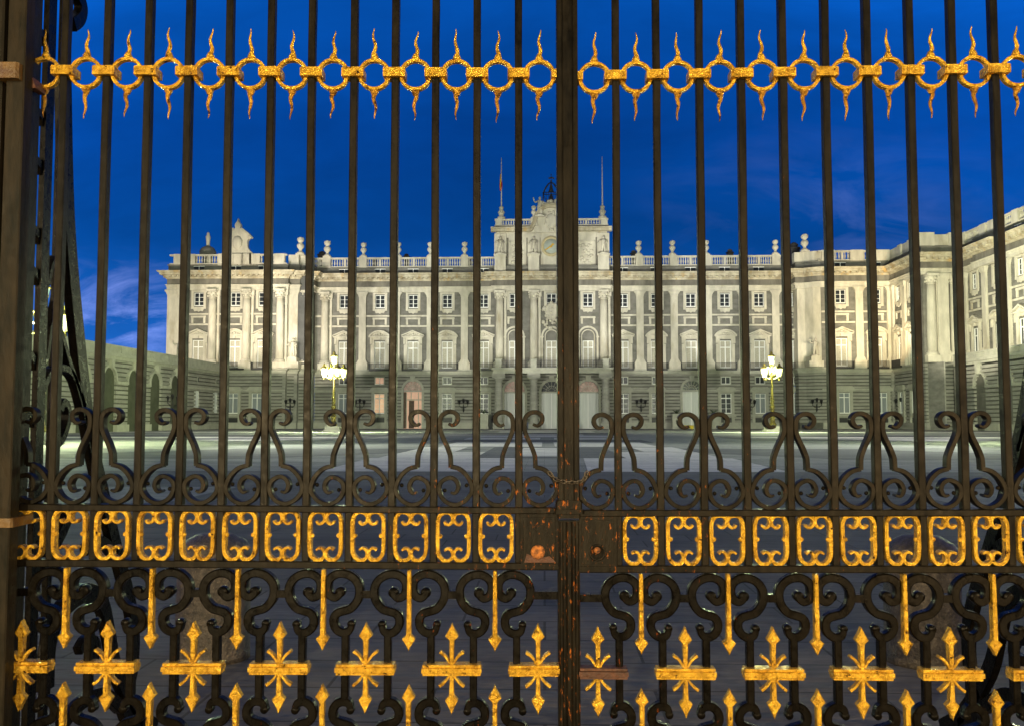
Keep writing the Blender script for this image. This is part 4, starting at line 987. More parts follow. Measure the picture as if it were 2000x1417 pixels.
# flagpoles
for px, top, flag in ((979, 311, True), (1178.7, 310, False)):
    c = p_of(px, QC); t = thing('flagpole', 'white flagpole with limp red and yellow flag on the attic, left of the clock' if flag else 'bare white flagpole on the right end of the clock attic', 'flagpole', pw(c, QC, Zq(430)), -A)
    b = MB(); b.lathe([(.05, 0), (.75, 0), (.75, .4), (.4, .5), (.5, .9), (.7, 1.3), (.4, 1.7), (.35, 1.9), (.5, 2.2), (.25, 2.5)], 12); b.build('base', LIME, t)
    b = MB(); b.lathe([(.13, 2.4), (.11, 7), (.07, Zq(top)-Zq(430))], 8); b.build('pole', POLE, t)
    if flag:
        zt_, zb_ = Zq(342)-Zq(430), Zq(376)-Zq(430)
        for nm, m_, o0, o1 in (('flag', REDF, -.25, .25),):
            b = MB(); b.lathe([(.03, zb_), (.22, zb_+.2), (.28, zb_+1.2), (.2, zb_+2.3), (.12, zt_)], 9, (-.1, 0, 0), sx=1.1, sy=.5); f_ = b.build('flag', REDF, t)
            b = MB(); b.lathe([(.02, zb_+.3), (.1, zb_+.9), (.12, zb_+2), (.05, zt_-.1)], 7, (-.18, -.08, 0)); b.build('stripe', YELF, f_)
# iron bell frame over the clock
t = thing('bell_frame', 'black iron frame with two bells and a weathervane above the clock', 'bell frame', pw(AX, QC+.4, Zq(402)), -A)
b = MB(); H = Zq(343)-Zq(402)
for sg in (-1, 1):
    for dy in (-1, 1):
        b.tube([(sg*1.6, dy*.8, -.6), (sg*1.5, dy*.8, 2.2)], .1, 6); b.tube([(sg*1.5, dy*.8, 2.2), (sg*1.1, dy*.6, 3.2), (sg*.55, dy*.3, 4.0), (0, 0, 4.4)], .09, 6)
        b.tube([(sg*1.6, dy*.8, 0), (sg*.8, dy*.4, .8), (sg*1.5, dy*.8, 1.7)], .05, 5)
for z in (0, 2.2):
    for a_, c_ in (((-1.55, -.8), (1.55, -.8)), ((-1.55, .8), (1.55, .8)), ((-1.55, -.8), (-1.55, .8)), ((1.55, -.8), (1.55, .8))): b.tube([(*a_, z), (*c_, z)], .08, 5)
for x in (-.9, -.5, .5, .9): b.tube([(x, -.8, 0), (x, -.8, 2.2)], .035, 5)
b.tube([(0, 0, 4.3), (0, 0, H)], .06, 6); b.build('frame', BIRON, t)
for z_, s in ((.5, 1), (2.5, .75)): MB().lathe([(.75*s, 0), (.62*s, .2), (.42*s, .7), (.38*s, 1.1), (.2*s, 1.4), (.12, 1.7)], 14, (0, 0, z_)).build('bell', BIRON, t)
b = MB(); b.ball((0, 0, 4.6), .2, 8); b.ribbon([(-.5, H-.75), (.1, H-.6), (.6, H-.8)], .28, .05); b.ball((0, 0, H), .12, 8); b.build('weathervane', BIRON, t)

# ------------------------------------------------------------------ courtyard lamps
LG = 'ornate lamp posts in the courtyard'
def make_lamp():
    t = thing('street_lamp', '', 'lamp post', group=LG); k = 1.0
    b = MB(); b.box(-1.15, 1.15, -1.15, 1.15, 0, .35); b.box(-.95, .95, -.95, .95, .35, .8); b.build('stone_base', GRANL, t)
    b = MB(); b.lathe([(.5, .8), (.52, 1.1), (.35, 1.3), (.3, 1.9), (.42, 2.05), (.42, 2.2), (.25, 2.35), (.27, 3.2), (.38, 3.35), (.3, 3.5), (.2, 3.7), (.22, 4.6), (.16, 4.8), (.13, 7.0), (.2, 7.4), (.3, 7.6), (.12, 7.9), (.12, 8.9), (.22, 9.0), (.08, 9.1)], 14)
    for i in range(14):
        a = i*.9; b.ball((.22*math.cos(a), .22*math.sin(a), 3.6+i*.09), .07, 6)
    b.build('pole', LAMPM, t)
    b = MB()
    for i in range(4):
        a = R(32+90*i); ca, sa = math.cos(a), math.sin(a); RR = 1.38
        P = lambda r, z: (r*ca, r*sa, z)
        b.tube([P(.1, 7.5), P(.5, 7.15), P(1.0, 7.3), P(RR, 7.75), P(RR, 8.5), P(RR*.96, 8.75)], .055, 7)
        b.tube([P(.15, 8.2), P(.6, 8.75), P(1.05, 8.65), P(RR, 8.5)], .05, 7)
        b.tube([P(.3, 7.6), P(.55, 7.9), P(.35, 8.15), P(.2, 7.95)], .035, 6)
    b.build('arms', LAMPM, t)
    def lantern(x, y, z, s, gm, nm='lantern'):
        b = MB(); b.lathe([(.34*s, .8*s), (.42*s, .84*s), (.3*s, 1.0*s), (.12*s, 1.12*s), (.14*s, 1.22*s), (.03, 1.4*s)], 8, (x, y, z)); b.lathe([(.02, -.28*s), (.12*s, -.2*s), (.08*s, -.1*s), (.2*s, 0)], 8, (x, y, z))
        for i in range(6): a = math.pi*i/3; b.tube([(x+.2*s*math.cos(a), y+.2*s*math.sin(a), z), (x+.37*s*math.cos(a), y+.37*s*math.sin(a), z+.82*s)], .02, 4)
        l = b.build(nm, LAMPM, t); g_ = MB(); g_.lathe([(.16*s, .0), (.35*s, .8*s)], 6, (x, y, z)); g_.build('glass', gm, l)
    for i in range(4):
        a = R(32+90*i); lantern(1.38*math.cos(a), 1.38*math.sin(a), 7.4, 1.32, LGLOW)
    lantern(0, 0, 9.1, 1.3, LGLOW2)
    return t
lamp0 = make_lamp()
LC = (0.84, 1.0, 0.50)
for i, (px, Y, lb) in enumerate(((652, 125, 'lit five lantern lamp post in front of the palace, left of centre'), (1508, 125, 'lit five lantern lamp post in front of the palace, right of centre'), (78, 60, 'lit lamp post seen behind the gate hinge at the far left'))):
    t = lamp0 if i == 0 else dup(lamp0); t['label'] = lb
    X = (px-1000)/F*Y; t.location = (X, Y, 0); t.rotation_euler = (0, 0, -A)
    light('POINT', 'lamp_light', (X, Y, 7.9), 30000 if i < 2 else 46000, LC, size=.5).visible_glossy = True
# their twins outside the frame
for X, Y in ((41, 60), ):
    t = dup(lamp0); t.location = (X, Y, 0); t['label'] = 'lamp post standing out in the courtyard nearest the tall right wing'
    light('POINT', 'lamp_light', (X, Y, 7.9), 46000, LC, size=.5)
lamp_count = 4
# dark bracket lamps along the ground floor
bl0 = None
for px, q, lb in ((338, 143, 'on the left arcade'), (413, 168, 'at the inner corner beside the arcade'), (567, 170, 'on the left pavilion, left of the far left lamp post'), (703, 174.2, 'just right of the far left lamp post'), (905, 174.2, 'right of the lit doorway'), (1252, 174.2, 'right of the porch'), (1465, 174.2, 'left of the far right lamp post'), (1595, 170, 'on the right pavilion corner'), (1758, 168, 'in the right inner corner'), (1886, 150, 'on the right arcade')):
    if bl0 is None:
        bl0 = thing('bracket_lamp', '', 'wall lamp', group='dark bracket lamps on the ground floor wall')
        b = MB(); b.tube([(0, .4, -1.0), (0, 0, -.8), (0, 0, .3)], [.09, .12, .1], 8)
        for sg in (-1, 0, 1): b.tube([(0, 0, -.2), (sg*.4, -.05, -.25), (sg*.8, -.1, .1), (sg*.8, -.1, .5)], .06, 6)
        b.build('bracket', BIRON, bl0)
        b = MB()
        for sg in (-1, 0, 1): b.lathe([(.12, .4), (.28, .95), (.32, 1.0), (.05, 1.25)], 8, (sg*.8, -.1, 0 if sg else .25))
        b.build('lanterns', BIRON, bl0); t = bl0
    else: t = dup(bl0)
    t['label'] = 'dark three armed lamp '+lb
    t.location = pw(p_of(px, q), q, 4.2); t.rotation_euler = (0, 0, -A)
# planters by the doors, sentry kiosk, yellow barrier
for i, (px, lb) in enumerate(((945, 'left of the porch'), (1321, 'left of the white arched door'), (1393, 'right of the white arched door'))):
    t = thing('stone_planter', 'tall stone planter with spiky plant '+lb, 'planter', pw(p_of(px, 171), 171, 0), -A, 'stone planters beside the doors')
    b = MB(); b.box(-.85, .85, -.7, .7, 0, 2.6); b.box(-.95, .95, -.8, .8, 2.6, 2.8); b.box(-.95, .95, -.8, .8, 0, .25); b.build('box', GRANL, t)
    b = MB(); random.seed(i)
    for k in range(26):
        a = random.random()*6.28; r = .3+random.random()*.6; b.tube([(0, 0, 2.75), (r*.5*math.cos(a), r*.5*math.sin(a), 3.2), (r*math.cos(a), r*math.sin(a), 3.3+random.random()*.4)], [.05, .04, .01], 4)
    b.build('plant', mat('plant_green', (0.03, 0.05, 0.02)) if i == 0 else bpy.data.materials['plant_green'], t)
t = thing('barrier', 'low yellow barrier block in front of the white arched door', 'barrier', pw(p_of(1344, 165), 165, 0), -A)
MB().cbar(0, 1.8, -.3, .3, .15, .7, .08).build('rail', YELL, t); MB().box(-.7, -.4, -.35, .35, 0, .15).box(.4, .7, -.35, .35, 0, .15).build('feet', YELL, t)

# ------------------------------------------------------------------ the gate
D = 3.18; SCL = F/(D/math.cos(TH))          # px per metre near the horizon row
SCL = F/(D*math.cos(TH))
def zg(y, Y=D): return Zq(y, Y)
CE = 0.145
def px2(rel): return rel/575.0
def local(pts, yref=None):                    # (px offset, image row) -> (x, z)
    return [(px2(a), zg(b)) for a, b in pts]
y0f, y0b = -.017, .017
RING_Y = 149.5
zr = zg(RING_Y)
def ring_mb():
    b = MB(); n = 36; ro, w = .0515, .0122
    b.ribbon([(ro*math.cos(2*math.pi*i/n), ro*math.sin(2*math.pi*i/n)) for i in range(n)], w, .024, y0=-.013, closed=True, ch=.002); return b
def spike_mb(seed, dn=False):
    random.seed(seed); b = MB(); pts = []; rs = []; n = 14; h = zg(58)-zg(113) if not dn else zg(185)-zg(241)
    ph = random.random()*6; am = .0030+random.random()*.0022
    lean = random.uniform(-.006, .006)
    for i in range(n+1):
        t = i/n; pts.append((am*math.sin(ph+t*9)*(1-.3*t)+lean*t, 0, t*h)); rs.append(max(.0013, .0076*(1-t)**.8*(1+.10*math.sin(i*2.1+ph))+.0012))
    b.tube(pts, rs, 9)
    b.lathe([(.004, -.006), (.0135, -.004), (.0145, .002), (.011, .008), (.0095, .014)], 12)
    if dn: b.v = [(x, y, -z) for x, y, z in b.v]
    return b
def clamp_mb():
    b = MB(); h = .0145; w = .0385; yf = -.034
    b.prism([(-w, -h), (w, -h), (w, h), (-w, h)], yf, .030); b.prism([(-w+.004, -h-.0015), (w-.004, -h-.0015), (w-.004, h+.0015), (-w+.004, h+.0015)], yf-.003, yf+.004)
    for s in (-1, 1): b.ball((s*(w-.008), yf-.003, 0), .003, 6)
    return b
def lyre(half):
    pts1 = [(28, 828), (37, 831), (45, 824), (46.5, 814), (40, 806.5), (29, 804.5), (19, 808.5), (13, 816), (11.5, 827), (12, 840), (16.5, 853), (25, 871), (30, 884), (32, 891)]
    pts2 = [(32, 893), (33, 911)]
    pts3 = [(33, 911.5), (50, 916), (64, 928), (72, 942), (75, 956), (71, 967), (60, 979), (43, 985.5), (26, 981), (15, 970), (10.5, 956), (12.7, 944), (21.5, 936), (33, 933), (43, 938), (48, 949), (45.5, 959), (40, 963.5), (33, 961)]
    b = MB()
    p1 = cat_rom(local(pts1), 4)+local([(32.6, 900), (33, 913)]); n = len(p1); b.ribbon([(half*x, z) for x, z in p1], [.0155*(.55+.45*min(1, i/8)) for i in range(n)], .034, y0=-.017)
    p3 = cat_rom(local(pts3), 4); n = len(p3); b.ribbon([(half*x, z) for x, z in p3], [.0150*(.5+.5*min(1, (n-1-i)/9)) for i in range(n)], .034, y0=-.0172)
    for (a, y) in ((64, 948), (21, 958)): b.ball((half*px2(a), 0, zg(y)), .0075, 8)
    return b
def cartouche():
    b = MB(); ps = [(-17.5, 1017.5), (-15, 1022), (-9, 1023.5), (-3, 1019), (-1.0, 1011), (-4.5, 1003.5), (-12, 1000), (-20, 1001), (-26.5, 1006.5), (-30, 1016), (-30.5, 1030), (-30.5, 1047), (-30.5, 1066), (-29, 1080), (-24.5, 1088.5), (-16, 1094), (-7, 1092.5), (-1.5, 1086), (-1.5, 1078), (-6, 1071.5), (-12, 1070.5), (-17, 1074)]
    for s in (-1, 1):
        p = cat_rom(local(ps), 4); n = len(p)
        b.ribbon([(-s*x, z) for x, z in p], [.0130*(.60+.40*min(1, i/22, (n-1-i)/22)) for i in range(n)], .030, y0=-.026 + (.0005 if s > 0 else 0))
        b.ball((s*px2(25.5), -.018, zg(1046)), .0085, 8)
    b.box(-.006, .006, -.024, .0, zg(1011), zg(1005)); b.box(-.006, .006, -.024, .0, zg(1090), zg(1084))
    return b
def low_scroll(half, mirror=False):
    ps = [(-33, 1153), (-30.5, 1161), (-22, 1167), (-12, 1163), (-7, 1152), (-7.5, 1138), (-15, 1127), (-29, 1121), (-46, 1123), (-60, 1132), (-68, 1146), (-68.5, 1163), (-63, 1177), (-52, 1189), (-39, 1193.5), (-27, 1197.5), (-20, 1206.5), (-20, 1220), (-27, 1231), (-38, 1236), (-49, 1232.5), (-54, 1222)]
    f = (lambda y: 2606-y) if mirror else (lambda y: y)
    b = MB(); p = cat_rom([(px2(a), zg(f(y))) for a, y in ps], 4); n = len(p)
    b.ribbon([(-half*x, z) for x, z in p], [.0290*(.70+.30*min(1, i/8, (n-1-i)/6)) for i in range(n)], .036, y0=-.018 if half > 0 else -.0178, ch=.004)
    for (a, y, r) in ((-31.5, 1157, .0175), (-53.5, 1219, .0135)): b.lathe([(r*.88, -.0175), (r, -.014), (r, .014), (r*.9, .017)], 16, M=Matrix.Translation((-half*px2(a), 0, zg(f(y)))) @ Matrix.Rotation(R(90), 4, 'X'))
    return b
def arrow_mb(ytip, yhead, yend, yshoulder):
    """spear bar: tip, widest row, far end of the shaft"""
    b = MB(); s = .0065; w = px2(12.5)
    z = zg; rim = [(0, z(ytip)), (w*.28, z(ytip+(yhead-ytip)*.35)), (w, z(yhead)), (s*1.3, z(yshoulder)), (s, z(yend)), (-s, z(yend)), (-s*1.3, z(yshoulder)), (-w, z(yhead)), (-w*.28, z(ytip+(yhead-ytip)*.35))]
    n = len(rim); fr, bk = -.034, -.006
    inner = [(x*.72, z(yhead)+(zz-z(yhead))*.86 if i not in (4, 5) else zz) for i, (x, zz) in enumerate(rim)]
    vs = [(x, fr, zz) for x, zz in inner]+[(x, fr+.003, zz) for x, zz in rim]+[(x, bk, zz) for x, zz in rim]
    fs = [tuple(range(n)), tuple(range(3*n-1, 2*n-1, -1))]
    for k in (0, 1): fs += [(k*n+i, (k+1)*n+i, (k+1)*n+(i+1) % n, k*n+(i+1) % n) for i in range(n)]
    b.add(vs, fs); return b
def box_mb(hw0, hw1):
    b = MB()
    for ya, yb, yf, e in ((1293, 1297.5, -.041, .0), (1299, 1308, -.047, .003), (1309.5, 1314, -.040, .0)):
        b.prism([(hw0-e, zg(yb)), (hw1+e, zg(yb)), (hw1+e, zg(ya)), (hw0-e, zg(ya))], yf, .008)
    b.prism([(hw0+.003, zg(1313)), (hw1-.003, zg(1313)), (hw1-.003, zg(1294)), (hw0+.003, zg(1294))], -.0355, .007)
    return b
def leaf_mb(sg, up):
    b = MB(); pts = [(sg*4.5, 1291), (sg*8, 1284), (sg*14, 1276), (sg*23, 1269.5)] if up else [(sg*4.5, 1315), (sg*9, 1322), (sg*16, 1330), (sg*24, 1336)]
    p = cat_rom(local(pts), 4); b.ribbon(p, [.0070+.0030*i/len(p) for i in range(len(p))], .026, y0=-.034); return b

# template objects for the leaf parts (built on the first leaf, copied to the rest)
TPL = {}
def gp(key, f, leaf, x, k, z=0.0, dz=0.0, flip=None):
    if key in TPL: o = dup(TPL[key], leaf)
    else: o = f(leaf); TPL[key] = o
    o.location = (x, 0, z+k*x+dz)
    if key.startswith('bar'): o.rotation_euler = (random.uniform(-.0012, .0012), random.uniform(-.0010, .0010), random.uniform(-.04, .04))
    return o
def clampring_ring(leaf): return ring_mb().build('ring', GOLD, leaf)
def build_leaf(name, label, X0, rz, k, dz, dirn, nb, lowshift, hinge):
    """dirn -1: leaf runs to the left of the middle post; +1: to the right"""
    lf = thing(name, label, 'gate leaf', (X0, D, dz), rz)
    bars, rings = [], []
    for i in range(nb):
        if dirn < 0: bars.append(.023-CE*i-X0); rings.append(.0955-CE*i-X0)
        else: bars.append(.3622+.1461*i-X0); rings.append(.2897+.1461*i-X0)
    if dirn < 0: rings.append(.0955-CE*nb-X0)
    xa, xb = sorted((0.0, hinge-X0))
    zt = 4.7; zl = zg(1100)
    for i, x in enumerate(bars):
        gp('bar%d' % (i % 3), lambda l: bar_obj(l, i % 3), lf, x, k)
        gp('clamp', lambda l: clamp_mb().build('clamp', GOLD if i % 4 != 2 else GOLDR, l), lf, x, k, zr)
    for i, x in enumerate(rings):
        r = gp('ring', lambda l: ring_mb().build('ring', GOLD, l), lf, x, k, zr); r.rotation_euler = (0, random.uniform(-.3, .3), 0)
        s = i % 5
        a = gp('spk%d' % s, lambda l: spike_mb(20+s).build('flame_spike', GOLD, l), lf, x, k, zg(116)); a.scale = (1, 1, random.uniform(.94, 1.05))
        a = gp('spd%d' % s, lambda l: spike_mb(40+s, True).build('flame_spike', GOLDR, l), lf, x, k, zg(182)); a.scale = (1, 1, random.uniform(.92, 1.05))
    if 1:   # half clamp on the middle post side
        x = 0.0
        b = MB(); w0, w1 = sorted((0, dirn*.018)); b.prism([(w0, -.0145), (w1, -.0145), (w1, .0145), (w0, .0145)], -.034, .03); o = b.build('clamp', GOLD, lf); o.location = (x+dirn*.002, 0, zr)
    for j, (ya, yb, th) in enumerate(((988.5, 1001.5, .030), (1096, 1110, .030), (1493, 1507, .030), (1660, 1680, .034))):
        b = MB(); L_ = xb-xa; za, zb = zg(yb), zg(ya)
        pr = [(-th, za+.003), (-th, zb-.003), (-th+.003, zb), (th-.003, zb), (th, zb-.003), (th, za+.003), (th-.003, za), (-th+.003, za)]
        vs = [(xx, y, z+k*xx) for xx in (xa, xb) for y, z in pr]; n = 8
        b.add(vs, [tuple(range(7, -1, -1)), tuple(range(8, 16))]+[(q, (q+1) % n, (q+1) % n+n, q+n) for q in range(n)])
        b.build('rail', IRON, lf)
    b = MB(); b.box(xa, xb, -.03, .03, zt-.05, zt); b.build('rail', IRON, lf)
    b = MB(); b.box(xa, xb, -.01, .01, .06, zg(1665)); b.build('kick_plate', IRONB, lf)
    def halflyre(l, h): return lyre(h).build('lyre_scroll', IRON, l)
    for i, x in enumerate(bars):
        if i % 2 == 0:
            for h in (-1, 1):
                xe = x+h*.14
                if xa-.03 < xe < xb+.03 or True: gp('ly%d' % h, lambda l: halflyre(l, h), lf, x, k)
    if dirn < 0 and nb % 2 == 0: gp('ly1', lambda l: halflyre(l, 1), lf, .023-CE*nb-X0, k)
    for i, x in enumerate(rings[1:]): gp('cart', lambda l: cartouche().build('gilt_cartouche', GOLD, l), lf, x+lowshift*.6, k)
    # bars through the cartouche frieze are part of the upright bars; below: scroll panel
    for i, x in enumerate(rings):
        x += lowshift
        if i % 2 == 1:
            for h in (-1, 1):
                gp('ls%d' % h, lambda l: low_scroll(h).build('panel_scroll', IRONB, l), lf, x, k)
                gp('lm%d' % h, lambda l: low_scroll(h, True).build('panel_scroll', IRONB, l), lf, x, k)
                gp('pb%d' % h, lambda l: MB().cbar(h*px2(42), .0245, -.017, .017, zg(2606-1236), zg(1236), .003).build('panel_bar', IRONB, l), lf, x, k)
            gp('arr', lambda l: arrow_mb(1268, 1245, 1112, 1238).build('gilt_arrow', GOLD, l), lf, x, k)
            gp('arl', lambda l: arrow_mb(1334, 1358, 1494, 1367).build('gilt_arrow', GOLD, l), lf, x, k)
        else:
            edge = i == 0
            lo, hi = -px2(56), px2(56)
            if edge and dirn < 0: hi = -x
            if edge and dirn > 0: lo = -x
            if edge: o = box_mb(lo, hi).build('crossbar', GOLD if dirn < 0 else DRUST, lf); o.location = (x, 0, k*x)
            else: gp('cb', lambda l: box_mb(-px2(56), px2(56)).build('crossbar', GOLD, l), lf, x, k)
            gp('da', lambda l: arrow_mb(1214, 1239, 1293, 1247).build('gilt_arrow', GOLD, l), lf, x, k)
            gp('db', lambda l: arrow_mb(1390, 1363, 1313, 1355).build('gilt_arrow', GOLD, l), lf, x, k)
            for sg in (-1, 1):
                for up_ in (True, False): gp('lf%d%d' % (sg, up_), lambda l: leaf_mb(sg, up_).build('gilt_leaf', GOLD, l), lf, x, k)
            b = MB(); a0, a1 = -px2(14), px2(14)
            if edge and dirn < 0: a1 = -x; 
            if edge and dirn > 0: a0 = -x
            b.box(a0, a1, -.0165, .0165, zg(1168), zg(1153)); o = b.build('panel_link', IRONB, lf); o.location = (x, 0, k*x)
            b = MB(); b.box(a0, a1, -.0163, .0163, zg(2606-1153), zg(2606-1168)); o = b.build('panel_link', IRONB, lf); o.location = (x, 0, k*x)
    # lock case in the first cell
    x = rings[0]; w = CE/2-.0125; c0, c1 = sorted((0.0, x+dirn*w+dirn*.006))
    b = MB(); b.prism([(c0, zg(1097)), (c1, zg(1097)), (c1, zg(1001)), (c0, zg(1001))], -.030, .03)
    b.prism([(c0+.01, zg(1092)), (c1-.012, zg(1092)), (c1-.012, zg(1007)), (c0+.01, zg(1007))], -.037, -.028)
    lk = b.build('lock_case', IRON, lf)
    xk = x+(-.008 if dirn < 0 else -.001); zk = zg(1074 if dirn < 0 else 1070)
    MR = Matrix.Translation((xk, -.034, zk)) @ Matrix.Rotation(R(90), 4, 'X')
    if dirn < 0:
        MB().lathe([(.002, .014), (.018, .013), (.0235, .008), (.025, 0)], 20, M=MR).build('rusty_knob', RUSTM, lk)
        MB().prism([(c0+.012, zg(1094)), (c1-.008, zg(1094)), (c1-.03, zg(1082)), (xk, zg(1086)), (c0+.02, zg(1077))], -.0385, -.036).build('rust_hole', DRUST, lk)
    else:
        MB().lathe([(.022, 0), (.029, 0), (.029, .003), (.026, .005), (.023, .003)], 24, M=MR).build('keyhole_ring', IRON, lk); MB().lathe([(.002, .012), (.009, .011), (.011, .006), (.011, 0)], 14, M=Matrix.Translation((0, 0, .008)) @ MR).build('lock_pin', RUSTM, lk)
        MB().lathe([(.001, .001), (.022, .001)], 20, M=MR).build('keyhole', IRONB, lk)
    # hinge stile
    xs = hinge-X0; b = MB(); b.cbar(xs, .05, -.03, .03, .05, zt, .004); b.build('hinge_stile', IRON, lf)
    return lf
def bar_obj(l, s):
    b = MB(); random.seed(60+s); w = .0255; z0 = zg(1100); zt = 4.7; n = 26; rg = None; vs = []; fs = []
    for i in range(n+1):
        z = z0+(zt-z0)*i/n; dx = random.uniform(-.0006, .0006); c = .003
        a, b_ = -w/2+dx, w/2+dx+random.uniform(-.0005, .0005)
        y0, y1 = -.017+random.uniform(-.0005, .0005), .017
        vs += [(a+c, y0, z), (b_-c, y0, z), (b_, y0+c, z), (b_, y1-c, z), (b_-c, y1, z), (a+c, y1, z), (a, y1-c, z), (a, y0+c, z)]
    for i in range(n): fs += [(i*8+q, i*8+(q+1) % 8, (i+1)*8+(q+1) % 8, (i+1)*8+q) for q in range(8)]
    fs += [tuple(range(7, -1, -1)), tuple(n*8+q for q in range(8))]; b.add(vs, fs)
    return b.build('upright_bar', IRON, l)
random.seed(2)
XL, XR = .157, .229
build_leaf('gate_leaf', 'left leaf of the iron gate with gilt rings and rusty round knob on its lock', XL, 0.0, -.0065, 0.0, -1, 12, -.008, -1.70)
build_leaf('gate_leaf', 'right leaf of the iron gate with round keyhole on its lock, swung slightly nearer', XR, -R(1.9), .0045, -.0085, 1, 12, 0.0, 2.06)
# middle post
t = thing('gate_post', 'rusty moulded middle post where the two gate leaves meet', 'gate post', ((XL+XR)/2, D, 0))
b = MB(); zc = zg(1003); zt = 4.9
b.cbar(0, .0735, -.028, .04, zc, zt, .002); b.cbar(0, .036, -.040, -.02, zc+.01, zt, .003); b.build('post', IRON, t)
b = MB(); b.cbar(0, .0735, -.030, .04, .0, zc-.02, .002); b.cbar(-.026, .012, -.038, -.02, .0, zc-.022, .003); b.cbar(.026, .012, -.038, -.02, .0, zc-.022, .003); b.cbar(0, .022, -.043, -.02, .0, zc-.022, .006); b.build('lower_post', IRON, t)
b = MB()
for ya, yb, w, f in ((974, 977, .082, -.046), (977, 991, .088, -.046), (991, 1000, .096, -.054), (1001, 1009, .074, -.044)):
    b.cbar(0, w, f, .04, zg(yb), zg(ya), .004)
b.build('collar', IRON, t)
# chain round the post
t = thing('chain', 'steel chain looped across the middle post above the collar', 'chain', ((XL+XR)/2, D-.05, zg(935)))
pts = cat_rom([(-.062, .020), (-.045, .004), (-.02, -.004), (.01, -.007), (.035, -.005), (.052, .006), (.060, .020)], 2); lk0 = None
for i, (x, z) in enumerate(pts):
    nx, nz_ = pts[min(i+1, len(pts)-1)]; pxx, pzz = pts[max(i-1, 0)]
    if lk0 is None:
        b = MB(); ring = []
        for q in range(17): a = 2*math.pi*q/16; ring.append((.0115*math.cos(a), 0, .0055*math.sin(a)))
        b.tube(ring, .0017, 6); lk0 = b.build('link', CHAINM, t); o = lk0
    else: o = dup(lk0, t)
    o.location = (x, -.0 + (.03 if abs(x) > .055 else 0), z); o.rotation_euler = (R(60) if i % 2 else R(10), -math.atan2(nz_-pzz, nx-pxx), 0)
# hinge post at the left edge
t = thing('gate_pillar', 'thick weathered iron hinge post with ochre band at the left edge of the gate', 'gate post', (-1.68, 3.05, 0))
b = MB(); b.cbar(0, .062, 0, .060, 0, 5, .004); b.cbar(-.105, .12, .0, .16, 0, 5, .006); b.cbar(-.05, .06, .035, .10, 0, 5, .002); b.build('shaft', POSTM, t)
b = MB(); b.cbar(-.085, .22, -.03, .07, Zq(152, 3.02), Zq(121, 3.02), .008); b.build('ochre_band', OCHRE, t)
b = MB(); b.cbar(-.06, .22, -.02, .12, Zq(1030, 3.02), Zq(1012, 3.02), .006); b.build('lower_band', OCHRE, t)
b = MB(); b.prism([(-.03, Zq(152, 3.1)), (.02, Zq(172, 3.1)), (.045, Zq(172, 3.1)), (.03, Zq(150, 3.1)), (-.03, Zq(125, 3.1))], .05, .12); b.build('hinge_strap', DRUST, t)
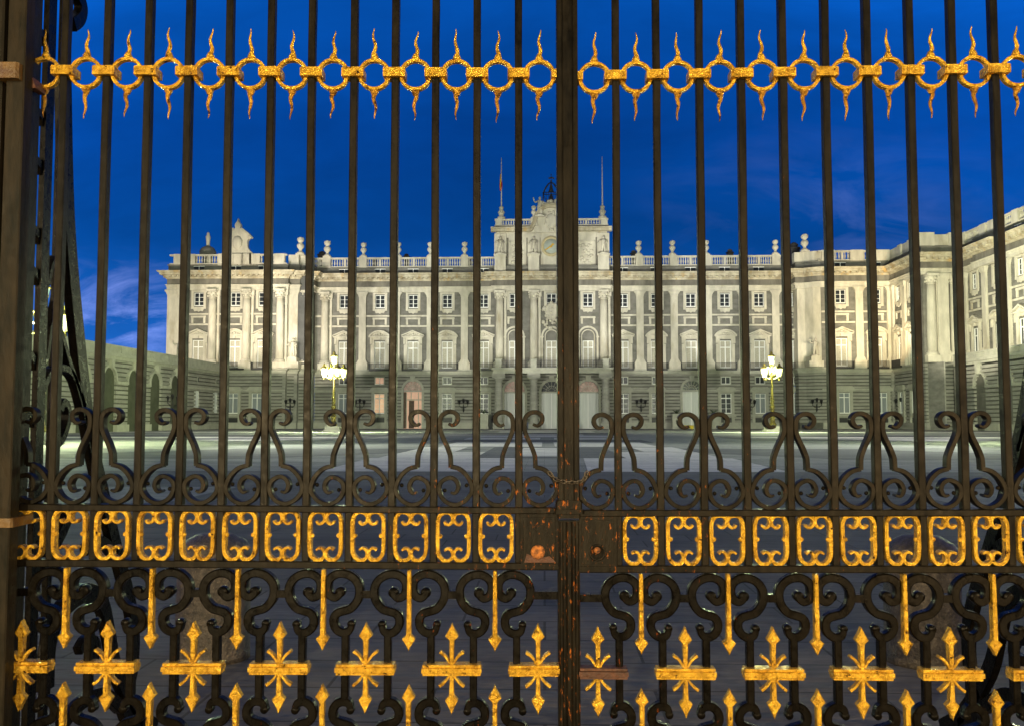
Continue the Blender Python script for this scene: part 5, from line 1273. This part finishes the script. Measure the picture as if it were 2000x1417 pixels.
# braced buttress behind each hinge
BX = -1.85
def bp(px, py):      # image point -> (Y, z) on the buttress plane
    px -= 13; Y = -BX*F/(1000-px); return (Y, Zq(py, Y))
MBX = Matrix(((0, 1, 0, BX), (1, 0, 0, 0), (0, 0, 1, 0), (0, 0, 0, 1)))      # (x->Y, y->X)
def buttress(label, mirror):
    t = thing('gate_buttress', label, 'iron buttress', (0, 0, 0))
    Mx = MBX if not mirror else Matrix.Translation((.38, 0, 0)) @ Matrix.Scale(-1, 4, (1, 0, 0)) @ MBX
    def rb(nm, pts, w, sm=True, d=.035):
        p = [bp(*q) for q in pts]
        if sm: p = cat_rom(p, 5)
        b = MB(); b.ribbon(p, w, d, y0=-.02, M=Mx, ch=.003); b.build(nm, IRONB, t)
    b = MB(); b.box(3.55, 3.61, .0, .022, 0, 5.2, Mx); b.box(3.70, 3.73, -.015, .01, .3, 5.0, Mx); b.build('rear_post', IRONB, t)
    rb('strut', [(118, 150), (133, 420), (158, 640), (186, 830), (214, 950), (244, 1062), (272, 1160), (285, 1230), (284, 1310), (270, 1380), (300, 1420)], .085)
    rb('scroll', [(122, 640), (140, 700), (162, 762), (180, 830), (192, 880)], .03)
    rb('scroll', [(92, 760), (108, 726), (130, 718), (150, 732), (168, 775), (182, 830)], .032)
    rb('scroll', [(128, 800), (134, 785), (143, 795), (144, 820), (136, 850), (124, 868)], .035)
    rb('scroll', [(96, 555), (102, 520), (112, 505), (120, 530), (116, 590), (104, 640), (98, 700)], .025)
    rb('scroll', [(160, 985), (142, 1030), (126, 1065), (108, 1115)], .06)
    rb('scroll', [(186, 1074), (205, 1056), (226, 1062), (244, 1084)], .05)
    rb('foot_scroll', [(120, 1345), (122, 1260), (140, 1200), (172, 1164), (200, 1158), (224, 1182), (238, 1240), (254, 1310), (296, 1392), (330, 1420)], .085)
    rb('foot_scroll', [(150, 1417), (190, 1370), (230, 1355), (262, 1380)], .06)
    rb('foot_scroll', [(180, 1270), (192, 1250), (210, 1252), (214, 1275), (200, 1290)], .045)
    for y in (60, 215, 310, 445, 525, 690, 800):
        rb('link', [(62, y), (74, y+14), (78, y+30)], .035, False)
    rb('scroll', [(118, -40), (140, -10), (150, 14), (146, 36), (132, 48)], .06)
    return t
buttress('dark scrolled iron buttress bracing the gate behind the left hinge', False)
buttress('dark scrolled iron buttress behind the right part of the gate, low near the ground', True)
# granite bollards
def bollard(px, py, label):
    Y = CAMZ/math.tan(math.atan((py-708.5)/F)-TH)
    t = thing('bollard', label, 'bollard', ((px-1000)/F*Y*1.0, Y, 0), 0, 'granite bollards inside the gate')
    s = .245; b = MB(); b.lathe([(.05, 0), (s*1.0, 0), (s*1.0, .05), (s*.98, .5), (s*.96, .60), (s*.9, .66)], 32)
    b.build('drum', BOLL, t)
    b = MB(); b.lathe([(s*.9, .66), (s*1.02, .67), (s*1.0, .72), (s*.85, .78), (s*.5, .83), (.01, .845)], 32); b.build('domed_top', BOLL, t)
bollard(425, 1285, 'squat granite bollard behind the left gate leaf'); bollard(1790, 1292, 'squat granite bollard behind the right gate leaf')
